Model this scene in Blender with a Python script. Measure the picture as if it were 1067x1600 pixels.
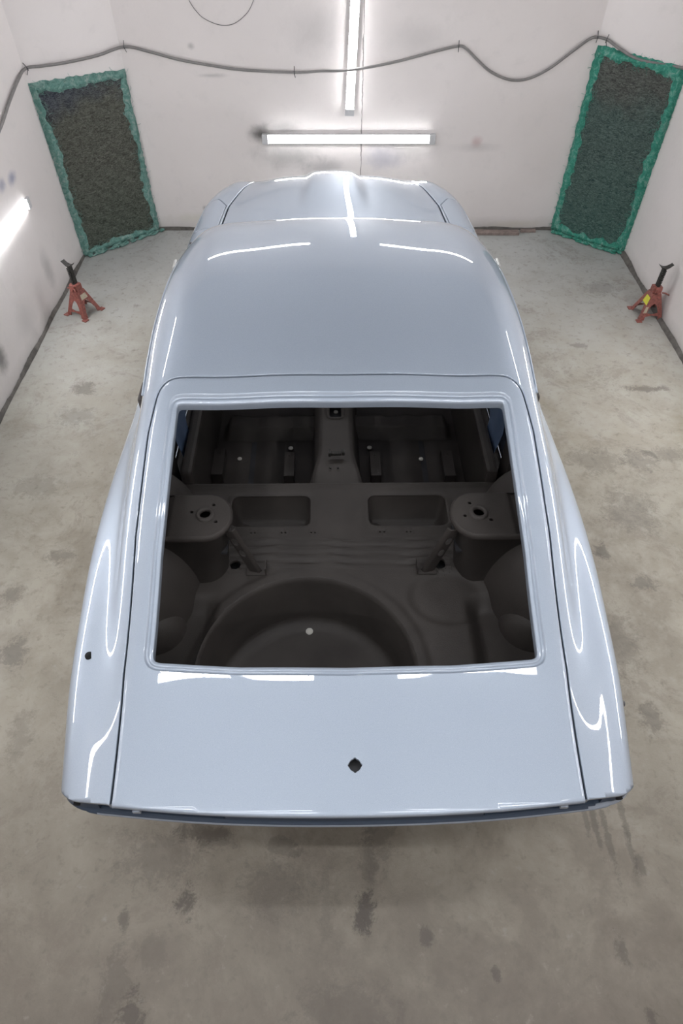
import bpy, bmesh, math, random
import numpy as np
from mathutils import Vector, Matrix
random.seed(7)
rng = np.random.default_rng(7)
for o in list(bpy.data.objects):
    bpy.data.objects.remove(o, do_unlink=True)
SC = bpy.context.scene
COL = SC.collection

# ------------------------------------------------------------------ camera, world, lights, exposure
HC = 2.5                                   # camera height
PITCH = math.radians(50)
FPX = 1000.0                               # focal length in pixels of the 1067x1600 frame
CP, SP = math.cos(PITCH), math.sin(PITCH)
cam_d = bpy.data.cameras.new('camera')
cam_d.sensor_fit = 'VERTICAL'; cam_d.sensor_height = 36.0; cam_d.lens = 36.0 * FPX / 1600.0
cam_d.clip_start = 0.02
cam = bpy.data.objects.new('camera', cam_d); COL.objects.link(cam)
cam.location = (0, 0, HC); cam.rotation_euler = (math.pi / 2 - PITCH, 0, 0)
SC.camera = cam
SC.view_settings.view_transform = 'Standard'
SC.view_settings.look = 'None'
SC.view_settings.gamma = 1.0
SC.view_settings.use_curve_mapping = False
SC.view_settings.exposure = 0.0
w = bpy.data.worlds.new('world'); SC.world = w; w.use_nodes = True
w.node_tree.nodes['Background'].inputs[0].default_value = (0.8, 0.85, 1, 1)
w.node_tree.nodes['Background'].inputs[1].default_value = 0.05
LAMP = 44.0                                # emission of the tube diffusers
CEIL = 3.05
X_L, X_R, Y_F, Y_B = -2.0, 2.2, 5.09, -2.4
# lamp list: centre, direction of the tube, facing direction, length
LAMPS = [
    ((0.052, Y_F, 0.677), (1, 0, 0), (0, -1, 0), 1.26, 'white tube light mounted level on the far wall, low above the bonnet', 'far'),
    ((0.085, Y_F, 1.46), (0.047, 0, 1), (0, -1, 0), 1.26, 'white tube light mounted upright on the far wall above the level one', 'far'),
    ((X_L, 3.46, 0.665), (0, 1, 0), (1, 0, 0), 1.28, 'white tube light on the left wall, cut by the edge of the picture', 'left'),
    ((X_R, 3.0, 0.665), (0, 1, 0), (-1, 0, 0), 1.28, None, None),
    ((X_L, 1.55, 0.9), (0, 1, 0), (1, 0, 0), 1.28, None, None),
    ((X_R, 1.55, 0.9), (0, 1, 0), (-1, 0, 0), 1.28, None, None),
    ((X_L, 1.4, 2.3), (0, 1, 0), (1, 0, 0), 1.28, None, None),
    ((X_R, 1.4, 2.3), (0, 1, 0), (-1, 0, 0), 1.28, None, None),
    ((X_L, 3.1, 2.3), (0, 1, 0), (1, 0, 0), 1.28, None, None),
    ((X_R, 3.1, 2.3), (0, 1, 0), (-1, 0, 0), 1.28, None, None),
    ((-0.72, 0.70, CEIL), (1, 0, 0), (0, 0, -1), 1.17, None, None),
    ((0.90, 0.70, CEIL), (1, 0, 0), (0, 0, -1), 1.08, None, None),
    ((-0.82, Y_F, 2.25), (1, 0, 0), (0, -1, 0), 1.15, None, None),
    ((0.92, Y_F, 2.25), (1, 0, 0), (0, -1, 0), 1.15, None, None),
    ((-0.85, 0.1, CEIL), (1, 0, 0), (0, 0, -1), 1.5, None, None),  # added unseen tube, brightens the rear deck
    ((0.95, 0.1, CEIL), (1, 0, 0), (0, 0, -1), 1.5, None, None),  # its added counterpart on the right
    ((-0.8, -1.2, CEIL), (1, 0, 0), (0, 0, -1), 1.28, None, None),
    ((0.8, -1.2, CEIL), (1, 0, 0), (0, 0, -1), 1.28, None, None),
]

# ------------------------------------------------------------------ helpers
def pix_dir(px, py):
    a = (px - 533.5) / FPX; b = (py - 800.0) / FPX
    return Vector((a, CP - b * SP, -SP - b * CP))
def pix_plane(px, py, p0, n):
    d = pix_dir(px, py); c = Vector((0, 0, HC)); n = Vector(n)
    return c + d * ((Vector(p0) - c).dot(n) / d.dot(n))
def obj(name, V, F, mat=None, parent=None, smooth=True):
    me = bpy.data.meshes.new(name)
    me.from_pydata([tuple(v) for v in V], [], [tuple(f) for f in F]); me.validate()
    mats = mat if isinstance(mat, (list, tuple)) else [mat]
    for m in mats:
        if m: me.materials.append(m)
    if smooth: me.polygons.foreach_set('use_smooth', [True] * len(me.polygons))
    o = bpy.data.objects.new(name, me); COL.objects.link(o)
    if parent: o.parent = parent
    return o
def bobj(name, bm, mat=None, parent=None, smooth=False, recalc=True):
    if recalc: bmesh.ops.recalc_face_normals(bm, faces=bm.faces)
    me = bpy.data.meshes.new(name); bm.to_mesh(me); bm.free()
    if mat: me.materials.append(mat)
    if smooth: me.polygons.foreach_set('use_smooth', [True] * len(me.polygons))
    o = bpy.data.objects.new(name, me); COL.objects.link(o)
    if parent: o.parent = parent
    return o
def empty(name, loc, label, cat, rz=0, group=None):
    o = bpy.data.objects.new(name, None); COL.objects.link(o)
    o.location = loc; o.rotation_euler = (0, 0, rz); o['label'] = label; o['category'] = cat
    if group: o['group'] = group
    return o
def tag(o, label, cat, group=None):
    o['label'] = label; o['category'] = cat
    if group: o['group'] = group
    return o
def struct(o): o['kind'] = 'structure'; return o
def box(bm, c, s, M=None, bev=0.0):
    r = bmesh.ops.create_cube(bm, size=1.0); vs = r['verts']
    T = Matrix.Translation(c) @ Matrix.Diagonal((*s, 1))
    if M: T = M @ T
    bmesh.ops.transform(bm, matrix=T, verts=vs)
    if bev:
        es = list({e for v in vs for e in v.link_edges})
        bmesh.ops.bevel(bm, geom=es, offset=bev, segments=2, affect='EDGES', profile=0.6)
def tube(pts, r, n=8, closed=False, cap=True):
    pts = [Vector(p) for p in pts]; N = len(pts); V = []; F = []
    rr = r if isinstance(r, (list, tuple)) else [r] * N
    t0 = (pts[1] - pts[0]).normalized()
    up = Vector((0, 0, 1)) if abs(t0.z) < 0.9 else Vector((1, 0, 0))
    a = t0.cross(up).normalized()
    for i, p in enumerate(pts):
        if closed: t = (pts[(i + 1) % N] - pts[i - 1]).normalized()
        else: t = (pts[min(i + 1, N - 1)] - pts[max(i - 1, 0)]).normalized()
        a = (a - t * a.dot(t)).normalized(); b = t.cross(a)
        for k in range(n):
            an = 2 * math.pi * k / n
            V.append(p + (a * math.cos(an) + b * math.sin(an)) * rr[i])
    for i in range(N if closed else N - 1):
        j = (i + 1) % N
        for k in range(n):
            F.append((i * n + k, i * n + (k + 1) % n, j * n + (k + 1) % n, j * n + k))
    if cap and not closed:
        F.append(tuple(range(n))[::-1]); F.append(tuple((N - 1) * n + k for k in range(n)))
    return V, F
def join(*parts):
    V = []; F = []
    for v, f in parts:
        o = len(V); V += list(v); F += [tuple(i + o for i in q) for q in f]
    return V, F
def catmull(pts, n=8):
    P = [Vector(p) for p in pts]; out = []
    P = [P[0] * 2 - P[1]] + P + [P[-1] * 2 - P[-2]]
    for i in range(1, len(P) - 2):
        for k in range(n):
            t = k / n; a, b, c, d = P[i - 1:i + 3]
            out.append(0.5 * ((2 * b) + (c - a) * t + (2 * a - 5 * b + 4 * c - d) * t * t + (3 * b - a - 3 * c + d) * t ** 3))
    out.append(P[-2]); return out
def round_poly(pts, r, n=8):
    """closed polygon with rounded corners; r number or list"""
    out = []; N = len(pts)
    for i, p in enumerate(pts):
        ri = r[i] if isinstance(r, (list, tuple)) else r
        p = np.array(p, float); a = np.array(pts[i - 1], float) - p; b = np.array(pts[(i + 1) % N], float) - p
        if ri <= 0: out.append(tuple(p)); continue
        la, lb = np.linalg.norm(a), np.linalg.norm(b); a /= la; b /= lb
        ang = math.acos(max(-1, min(1, a.dot(b))))
        d = min(ri / math.tan(ang / 2), la * 0.49, lb * 0.49)
        s = p + a * d; e = p + b * d
        for k in range(n + 1):
            t = k / n
            out.append(tuple((1 - t) ** 2 * s + 2 * t * (1 - t) * p + t * t * e))
    return out
def resample(poly, step):
    P = np.array(poly, float); out = []
    for i in range(len(P)):
        a, b = P[i], P[(i + 1) % len(P)]; L = np.linalg.norm(b - a)
        if L < 1e-7: continue
        n = max(1, int(round(L / step)))
        for k in range(n): out.append(a + (b - a) * k / n)
    return np.array(out)
def sdpoly(poly, X, Y):
    """signed distance, negative inside"""
    P = np.array(poly, float); X = np.asarray(X, float); Y = np.asarray(Y, float)
    d = np.full(X.shape, 1e9); s = np.ones(X.shape)
    N = len(P)
    for i in range(N):
        a = P[i]; b = P[i - 1]
        ex, ey = b - a; wx = X - a[0]; wy = Y - a[1]
        t = np.clip((wx * ex + wy * ey) / (ex * ex + ey * ey + 1e-18), 0, 1)
        dx = wx - ex * t; dy = wy - ey * t
        d = np.minimum(d, dx * dx + dy * dy)
        c1 = Y >= a[1]; c2 = Y < b[1]; c3 = ex * wy > ey * wx
        flip = (c1 & c2 & c3) | (~c1 & ~c2 & ~c3)
        s = np.where(flip, -s, s)
    return s * np.sqrt(d)
def clip(V, F, phi):
    """keep phi<=0"""
    V = np.asarray(V, float); val = phi(V[:, 0], V[:, 1], V[:, 2])
    val = np.where(np.abs(val) < 1e-5, 1e-5, val)
    newV = [tuple(v) for v in V]; cache = {}; out = []
    for f in F:
        ins = [val[i] <= 0 for i in f]
        if all(ins): out.append(tuple(f)); continue
        if not any(ins): continue
        poly = []
        for k in range(len(f)):
            a, b = f[k], f[(k + 1) % len(f)]
            if ins[k]: poly.append(a)
            if ins[k] != ins[(k + 1) % len(f)]:
                key = (min(a, b), max(a, b))
                if key not in cache:
                    t = val[a] / (val[a] - val[b])
                    cache[key] = len(newV); newV.append(tuple(V[a] + (V[b] - V[a]) * t))
                poly.append(cache[key])
        if len(poly) >= 3: out.append(tuple(poly))
    used = sorted({i for f in out for i in f}); mp = {u: i for i, u in enumerate(used)}
    return [newV[u] for u in used], [tuple(mp[i] for i in f) for f in out]
def refine(V, F, c, r, times=2):
    """split the quads near a point so small holes cut cleanly"""
    V = [tuple(v) for v in V]; c = np.array(c)
    for _ in range(times):
        out = []; mids = {}
        def mid(a, b):
            k = (min(a, b), max(a, b))
            if k not in mids: mids[k] = len(V); V.append(tuple((np.array(V[a]) + np.array(V[b])) / 2))
            return mids[k]
        for f in F:
            cen = sum(np.array(V[i]) for i in f) / len(f)
            if len(f) == 4 and np.linalg.norm(cen - c) < r:
                m_ = [mid(f[k], f[(k + 1) % 4]) for k in range(4)]; q = len(V); V.append(tuple(cen))
                for k in range(4): out.append((f[k], m_[k], q, m_[k - 1]))
            else: out.append(tuple(f))
        F = out
    return V, F
def skirt(V, F, steps, pred=None):
    """roll open edges down: steps = [(out, down), ...] cumulative, vertical down"""
    from collections import Counter
    V = [Vector(v) for v in V]; cnt = Counter()
    for f in F:
        for k in range(len(f)): cnt[frozenset((f[k], f[(k + 1) % len(f)]))] += 1
    be = []
    for f in F:
        c = sum((V[i] for i in f), Vector()) / len(f)
        for k in range(len(f)):
            a, b = f[k], f[(k + 1) % len(f)]
            if cnt[frozenset((a, b))] == 1 and (pred is None or (pred(V[a]) and pred(V[b]))): be.append((a, b, c))
    outd = {}
    for a, b, c in be:
        e = V[b] - V[a]
        n = Vector((e.y, -e.x, 0))
        if n.length < 1e-9: continue
        n.normalize()
        if n.dot(V[a] - c) < 0: n = -n
        for i in (a, b): outd[i] = outd.get(i, Vector()) + n * e.length
    for i in outd: outd[i].normalize()
    F = list(F); prev = {i: i for i in outd}
    for o_, d_ in steps:
        cur = {}
        for i in outd:
            cur[i] = len(V); V.append(V[i] + outd[i] * o_ + Vector((0, 0, -d_)))
        for a, b, c in be:
            if a in outd and b in outd: F.append((prev[b], prev[a], cur[a], cur[b]))
        prev = cur
    return V, F

# ------------------------------------------------------------------ materials
def mat(name):
    m = bpy.data.materials.new(name); m.use_nodes = True
    nt = m.node_tree; b = nt.nodes['Principled BSDF']
    return m, nt, b
def N(nt, typ, **kw):
    n = nt.nodes.new(typ)
    for k, v in kw.items():
        if hasattr(n, k): setattr(n, k, v)
        else: n.inputs[k].default_value = v
    return n
def noise(nt, scale, detail=4, rough=0.55, dist=0.0, vec=None, coord='Object'):
    n = N(nt, 'ShaderNodeTexNoise'); n.inputs['Scale'].default_value = scale
    n.inputs['Detail'].default_value = detail; n.inputs['Roughness'].default_value = rough; n.inputs['Distortion'].default_value = dist
    if vec is None:
        tc = N(nt, 'ShaderNodeTexCoord'); vec = tc.outputs[coord]
    nt.links.new(vec, n.inputs['Vector']); return n.outputs['Fac']
def ramp(nt, fac, stops):
    r = N(nt, 'ShaderNodeValToRGB'); el = r.color_ramp.elements
    while len(el) < len(stops): el.new(0.5)
    for e, (p, c) in zip(el, stops):
        e.position = p; e.color = (*c, 1) if len(c) == 3 else c
    nt.links.new(fac, r.inputs[0]); return r.outputs['Color']
def mix(nt, fac, a, b, mode='MIX'):
    m = N(nt, 'ShaderNodeMix'); m.data_type = 'RGBA'; m.blend_type = mode
    for s, v in ((m.inputs[0], fac), (m.inputs[6], a), (m.inputs[7], b)):
        if hasattr(v, 'links') or isinstance(v, bpy.types.NodeSocket): nt.links.new(v, s)
        elif isinstance(v, (int, float)): s.default_value = v
        else: s.default_value = (*v, 1)
    return m.outputs[2]
def math_(nt, op, a, b=None, c=None, clampit=False):
    m = N(nt, 'ShaderNodeMath'); m.operation = op; m.use_clamp = clampit
    for i, v in enumerate((a, b, c)):
        if v is None: continue
        if isinstance(v, bpy.types.NodeSocket): nt.links.new(v, m.inputs[i])
        else: m.inputs[i].default_value = v
    return m.outputs[0]
def bump(nt, b, h, strength=0.3, dist=0.01):
    n = N(nt, 'ShaderNodeBump'); n.inputs['Strength'].default_value = strength; n.inputs['Distance'].default_value = dist
    nt.links.new(h, n.inputs['Height']); nt.links.new(n.outputs[0], b.inputs['Normal'])
def gray(v): return (v, v, v)
def blob(nt, pos, c, r, edge, nz, amp):
    """soft-edged noisy spot at world position c with radii r -> 0..1"""
    sub = N(nt, 'ShaderNodeVectorMath', operation='SUBTRACT'); nt.links.new(pos, sub.inputs[0]); sub.inputs[1].default_value = c
    dv = N(nt, 'ShaderNodeVectorMath', operation='DIVIDE'); nt.links.new(sub.outputs[0], dv.inputs[0]); dv.inputs[1].default_value = r
    ln = N(nt, 'ShaderNodeVectorMath', operation='LENGTH'); nt.links.new(dv.outputs[0], ln.inputs[0])
    d = math_(nt, 'ADD', ln.outputs['Value'], math_(nt, 'MULTIPLY', math_(nt, 'SUBTRACT', nz, 0.5), amp))
    mr = N(nt, 'ShaderNodeMapRange'); mr.interpolation_type = 'SMOOTHSTEP'
    nt.links.new(d, mr.inputs[0]); mr.inputs[1].default_value = 1.0; mr.inputs[2].default_value = 1.0 - edge
    mr.inputs[3].default_value = 0; mr.inputs[4].default_value = 1
    return mr.outputs[0]

def make_paint():
    m, nt, b = mat('silver_blue_paint')
    n = noise(nt, 900, 1, 0.5)
    c = ramp(nt, n, [(0.3, (0.345, 0.40, 0.475)), (0.7, (0.41, 0.465, 0.54))])
    nt.links.new(c, b.inputs['Base Color'])
    b.inputs['Metallic'].default_value = 0.6; b.inputs['Roughness'].default_value = 0.56
    b.inputs['Coat Weight'].default_value = 1.0; b.inputs['Coat Roughness'].default_value = 0.015; b.inputs['Coat IOR'].default_value = 1.55
    return m
def make_black():
    m, nt, b = mat('black_sound_deadener')
    n = noise(nt, 260, 3, 0.6); n2 = noise(nt, 5, 3, 0.5)
    c = ramp(nt, n2, [(0.3, (0.038, 0.032, 0.029)), (0.7, (0.058, 0.050, 0.045))])
    nt.links.new(c, b.inputs['Base Color']); b.inputs['Roughness'].default_value = 0.62
    bump(nt, b, n, 0.35, 0.003)
    return m
def simple(name, col, rough=0.5, metal=0.0, var=0.12, scale=30, bmp=0.0):
    m, nt, b = mat(name)
    n = noise(nt, scale, 4, 0.6)
    c = ramp(nt, n, [(0.3, tuple(x * (1 - var) for x in col)), (0.7, tuple(min(1, x * (1 + var)) for x in col))])
    nt.links.new(c, b.inputs['Base Color']); b.inputs['Roughness'].default_value = rough; b.inputs['Metallic'].default_value = metal
    if bmp: bump(nt, b, n, bmp, 0.004)
    return m
PAINT = make_paint(); BLACK = make_black()
JAMB = simple('blue_jamb_paint', (0.20, 0.30, 0.50), 0.35, 0.1, 0.03)
PANELBLUE = simple('slate_blue_tail_tone', (0.045, 0.066, 0.10), 0.4, 0.1, 0.04)  # darker blue for the tail band and lamp recesses
HOLE = simple('painted_hole_dark', (0.004, 0.004, 0.004), 0.9)
BARE = simple('bare_metal', (0.55, 0.55, 0.53), 0.35, 0.8)
PLUG = simple('pale_plug', (0.62, 0.60, 0.55), 0.5)
RED = simple('worn_red_enamel', (0.23, 0.075, 0.06), 0.45, 0.0, 0.4, 60, 0.2)
IRON = simple('oily_cast_iron', (0.05, 0.048, 0.045), 0.45, 0.6, 0.5, 80, 0.3)
IRONTOP = simple('worn_saddle_metal', (0.42, 0.34, 0.27), 0.5, 0.5, 0.3, 90)
YEL = simple('yellow_sticker', (0.62, 0.60, 0.05), 0.5)
PALE = simple('faded_sticker', (0.42, 0.36, 0.27), 0.6, 0, 0.3, 200)
CABLE = simple('grey_hose_rubber', (0.20, 0.19, 0.185), 0.5)
WOOD = simple('dusty_wood', (0.23, 0.18, 0.16), 0.7, 0, 0.3, 25, 0.2)
HOUSING = simple('lamp_housing_plastic', (0.55, 0.55, 0.56), 0.4, 0, 0.05)
DARKM = simple('dark_steel', (0.06, 0.06, 0.065), 0.5, 0.5)

def make_floor():
    m, nt, b = mat('stained_concrete'); L = nt.links
    g = N(nt, 'ShaderNodeNewGeometry'); pos = g.outputs['Position']
    n1 = noise(nt, 0.9, 6, 0.6, 0.2, pos); n2 = noise(nt, 4.5, 8, 0.68, 0.25, pos); n3 = noise(nt, 22, 8, 0.7, 0.2, pos); n4 = noise(nt, 120, 4, 0.7, 0, pos)
    base = ramp(nt, n1, [(0.30, (0.215, 0.185, 0.142)), (0.5, (0.275, 0.243, 0.188)), (0.72, (0.335, 0.302, 0.240))])
    c = mix(nt, ramp(nt, n2, [(0.40, gray(0)), (0.62, gray(1))]), base, (0.35, 0.318, 0.258))
    # blue-grey and lighter towards the far walls
    sep = N(nt, 'ShaderNodeSeparateXYZ'); L.new(pos, sep.inputs[0])
    far = N(nt, 'ShaderNodeMapRange'); L.new(math_(nt, 'ADD', sep.outputs[1], math_(nt, 'MULTIPLY', n2, 2.0)), far.inputs[0])
    far.inputs[1].default_value = 3.6; far.inputs[2].default_value = 5.9
    c = mix(nt, math_(nt, 'MULTIPLY', far.outputs[0], 0.8), c, (0.42, 0.435, 0.43))
    lf = N(nt, 'ShaderNodeMapRange'); L.new(sep.outputs[0], lf.inputs[0]); lf.inputs[1].default_value = -1.3; lf.inputs[2].default_value = -2.1
    c = mix(nt, math_(nt, 'MULTIPLY', lf.outputs[0], 0.35), c, (0.30, 0.315, 0.31))
    # browner slab near the camera, darkened further to paint in light falloff
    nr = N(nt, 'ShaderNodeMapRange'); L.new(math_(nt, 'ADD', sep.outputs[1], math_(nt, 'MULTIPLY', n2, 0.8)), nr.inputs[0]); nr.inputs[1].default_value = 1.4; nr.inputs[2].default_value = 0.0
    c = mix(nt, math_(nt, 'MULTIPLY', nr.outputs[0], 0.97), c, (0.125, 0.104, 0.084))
    c = mix(nt, ramp(nt, n3, [(0.30, gray(0.55)), (0.46, gray(0))]), c, (0.14, 0.12, 0.095))
    c = mix(nt, ramp(nt, n3, [(0.60, gray(0)), (0.75, gray(0.45))]), c, (0.37, 0.35, 0.31))
    # patches of flaked surface
    fl = math_(nt, 'MULTIPLY', ramp(nt, noise(nt, 2.3, 8, 0.75, 1.2, pos), [(0.53, gray(0)), (0.58, gray(1))]), ramp(nt, n3, [(0.44, gray(0)), (0.52, gray(1))]))
    c = mix(nt, math_(nt, 'MULTIPLY', fl, 0.40), c, (0.18, 0.15, 0.12))
    nmix = math_(nt, 'ADD', math_(nt, 'MULTIPLY', noise(nt, 16, 8, 0.75, 0.6, pos), 0.75), math_(nt, 'MULTIPLY', n4, 0.25))
    stains = [(289, 1410, 0.035, 0.055, .75), (568, 1428, 0.035, 0.055, .85), (205, 1590, 0.04, 0.06, .7), (575, 1340, 0.03, 0.10, .35), (340, 1310, 0.09, 0.035, .3), (440, 1325, 0.07, 0.03, .4),
              (132, 607, 0.07, 0.06, .55), (90, 870, 0.07, 0.04, .45), (22, 1020, 0.07, 0.07, .5), (20, 930, 0.05, 0.06, .45), (1010, 608, 0.12, 0.03, .6), (940, 450, 0.14, 0.10, .3), (905, 540, 0.05, 0.03, .4),
              (1000, 720, 0.09, 0.09, .4), (938, 862, 0.04, 0.05, .6), (1005, 910, 0.05, 0.05, .5), (1020, 1120, 0.05, 0.06, .45), (970, 1480, 0.02, 0.05, .5), (1000, 1350, 0.02, 0.03, .5), (1045, 710, 0.12, 0.05, .4),
              (510, 1420, 0.02, 0.12, .2), (665, 1465, 0.02, 0.03, .6), (775, 1522, 0.015, 0.02, .6), (195, 1435, 0.02, 0.03, .55), (235, 1490, 0.06, 0.05, .25), (540, 1590, 0.16, 0.09, .3), (1020, 1600, 0.02, 0.04, .6), (930, 1290, 0.012, 0.10, .5), (950, 1310, 0.012, 0.12, .5), (972, 1270, 0.012, 0.10, .45), (985, 1330, 0.012, 0.08, .4), (915, 1280, 0.010, 0.06, .4), (930, 720, 0.16, 0.10, .35), (985, 800, 0.15, 0.14, .35), (960, 1000, 0.10, 0.16, .35), (60, 760, 0.14, 0.08, .3), (120, 650, 0.12, 0.08, .3), (250, 1340, 0.15, 0.08, .3), (320, 1300, 0.10, 0.03, .5), (430, 1390, 0.12, 0.08, .3), (180, 1540, 0.05, 0.10, .35), (30, 1150, 0.05, 0.10, .3), (590, 1300, 0.05, 0.12, .35)]
    for px, py, rx, ry, a in stains:
        p = pix_plane(px, py, (0, 0, 0), (0, 0, 1))
        k = blob(nt, pos, (p.x, p.y, 0), (rx * 1.25, ry * 1.25, 1), 0.6, nmix, 4.2)
        c = mix(nt, math_(nt, 'MULTIPLY', k, a), c, (0.075, 0.062, 0.05))
    # tread marks at the right
    L.new(c, b.inputs['Base Color'])
    r = ramp(nt, n2, [(0.3, gray(0.42)), (0.7, gray(0.62))]); L.new(r, b.inputs['Roughness'])
    h = math_(nt, 'ADD', math_(nt, 'MULTIPLY', n3, 0.7), math_(nt, 'MULTIPLY', n4, 0.3)); bump(nt, b, h, 0.25, 0.01)
    return m
def make_wall(spots=(), crack=None, name='painted_wall'):
    m, nt, b = mat(name); L = nt.links
    g = N(nt, 'ShaderNodeNewGeometry'); pos = g.outputs['Position']
    n1 = noise(nt, 1.1, 5, 0.55, 0.3, pos); n2 = noise(nt, 9, 6, 0.65, 0.3, pos); n3 = noise(nt, 60, 4, 0.6, 0, pos)
    c = ramp(nt, n1, [(0.3, (0.71, 0.665, 0.645)), (0.7, (0.77, 0.725, 0.71))])
    c = mix(nt, ramp(nt, n2, [(0.55, gray(0)), (0.8, gray(0.5))]), c, (0.63, 0.60, 0.585))
    sep = N(nt, 'ShaderNodeSeparateXYZ'); L.new(pos, sep.inputs[0])
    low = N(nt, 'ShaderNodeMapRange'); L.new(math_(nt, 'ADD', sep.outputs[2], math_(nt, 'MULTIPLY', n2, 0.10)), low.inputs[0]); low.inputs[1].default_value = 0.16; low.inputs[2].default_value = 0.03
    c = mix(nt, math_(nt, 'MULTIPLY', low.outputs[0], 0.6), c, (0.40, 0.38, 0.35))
    for (cc, rr, col, a) in spots:
        k = blob(nt, pos, cc, rr, 0.95, n2, 0.9)
        c = mix(nt, math_(nt, 'MULTIPLY', k, a), c, col)
    if crack is not None:
        # thin wandering vertical joint
        wob = math_(nt, 'MULTIPLY', math_(nt, 'SUBTRACT', noise(nt, 14, 5, 0.7, 0, pos), 0.5), 0.022)
        d = math_(nt, 'ABSOLUTE', math_(nt, 'SUBTRACT', math_(nt, 'ADD', sep.outputs[0], wob), crack))
        w_ = math_(nt, 'MULTIPLY', ramp(nt, noise(nt, 7, 3, 0.6, 0, pos), [(0.35, gray(0.25)), (0.65, gray(1.0))]), 0.0055)
        k = math_(nt, 'LESS_THAN', d, w_)
        c = mix(nt, math_(nt, 'MULTIPLY', k, 0.75), c, (0.12, 0.11, 0.10))
    L.new(c, b.inputs['Base Color']); b.inputs['Roughness'].default_value = 0.5
    h = math_(nt, 'ADD', math_(nt, 'MULTIPLY', n2, 0.6), math_(nt, 'MULTIPLY', n3, 0.2)); bump(nt, b, h, 0.25, 0.012)
    return m
def make_emit():
    m, nt, b = mat('glowing_diffuser'); L = nt.links
    b.inputs['Base Color'].default_value = (0.9, 0.9, 0.9, 1)
    tc = N(nt, 'ShaderNodeTexCoord'); sep = N(nt, 'ShaderNodeSeparateXYZ'); L.new(tc.outputs['Object'], sep.inputs[0])
    s = math_(nt, 'SINE', math_(nt, 'MULTIPLY', sep.outputs[0], 2 * math.pi / 0.022))
    st = math_(nt, 'MULTIPLY', math_(nt, 'ADD', math_(nt, 'MULTIPLY', s, 0.55), 1.0), LAMP)
    b.inputs['Emission Color'].default_value = (0.97, 0.98, 1.0, 1)
    L.new(st, b.inputs['Emission Strength'])
    return m
def make_filter(name, top, mid, low):
    m, nt, b = mat(name); L = nt.links
    g = N(nt, 'ShaderNodeNewGeometry'); pos = g.outputs['Position']
    mp = N(nt, 'ShaderNodeMapping'); L.new(pos, mp.inputs[0]); mp.inputs['Rotation'].default_value = (0.3, 0.6, 0.5); mp.inputs['Scale'].default_value = (1, 1, 2.4)
    n1 = noise(nt, 38, 5, 0.75, 1.5, mp.outputs[0]); n2 = noise(nt, 3, 4, 0.6, 0.4, pos); n3 = noise(nt, 130, 3, 0.7, 0.6, pos)
    sep = N(nt, 'ShaderNodeSeparateXYZ'); L.new(pos, sep.inputs[0])
    z = math_(nt, 'ADD', sep.outputs[2], math_(nt, 'MULTIPLY', math_(nt, 'SUBTRACT', n2, 0.5), 0.5))
    mr = N(nt, 'ShaderNodeMapRange'); L.new(z, mr.inputs[0]); mr.inputs[1].default_value = 0.0; mr.inputs[2].default_value = 1.15
    c = ramp(nt, mr.outputs[0], [(0.0, low), (0.55, mid), (0.78, mid), (0.95, top)])
    k = ramp(nt, n1, [(0.40, gray(0)), (0.60, gray(1))])
    c = mix(nt, k, mix(nt, 1.0, c, gray(0.40), 'MULTIPLY'), mix(nt, 0.35, c, (0.30, 0.33, 0.29)))
    L.new(c, b.inputs['Base Color']); b.inputs['Roughness'].default_value = 0.9
    bump(nt, b, math_(nt, 'ADD', n1, math_(nt, 'MULTIPLY', n3, 0.4)), 0.9, 0.02)
    return m
def make_fibre(name, a, bcol):
    m, nt, b = mat(name); L = nt.links
    g = N(nt, 'ShaderNodeNewGeometry'); pos = g.outputs['Position']
    n1 = noise(nt, 25, 6, 0.8, 1.0, pos); n2 = noise(nt, 150, 3, 0.7, 1.0, pos)
    c = ramp(nt, n1, [(0.32, tuple(x * 0.55 for x in a)), (0.5, a), (0.66, bcol)])
    L.new(c, b.inputs['Base Color']); b.inputs['Roughness'].default_value = 0.95
    bump(nt, b, math_(nt, 'ADD', n1, n2), 0.8, 0.012)
    return m

# ------------------------------------------------------------------ the room
LA, LB = Vector((-1.975, 4.66, 0)), Vector((-1.47, Y_F, 0))      # left chamfer
RA, RB = Vector((1.69, Y_F, 0)), Vector((2.17, 4.70, 0))         # right chamfer
def wall_quad(name, a, b, z0, z1, m, thick=0.06):
    """wall slab whose inner face runs a->b (room to the right of a->b when seen from above is -n)"""
    a = Vector(a); b = Vector(b); t = (b - a).normalized(); n = Vector((-t.y, t.x, 0))   # outward = left of travel
    V = [a + Vector((0, 0, z0)), b + Vector((0, 0, z0)), b + Vector((0, 0, z1)), a + Vector((0, 0, z1))]
    V += [v + n * thick for v in V]
    F = [(0, 1, 2, 3), (7, 6, 5, 4), (0, 4, 5, 1), (1, 5, 6, 2), (2, 6, 7, 3), (3, 7, 4, 0)]
    return struct(obj(name, V, F, m, smooth=False))
dk = (0.10, 0.095, 0.09); bl = (0.25, 0.26, 0.36); rd = (0.45, 0.25, 0.25); gy = (0.40, 0.385, 0.375)
def fw(px, py): p = pix_plane(px, py, (0, Y_F, 0), (0, 1, 0)); return (p.x, p.y, p.z)
def lw(px, py): p = pix_plane(px, py, (X_L, 0, 0), (1, 0, 0)); return (p.x, p.y, p.z)
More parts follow.
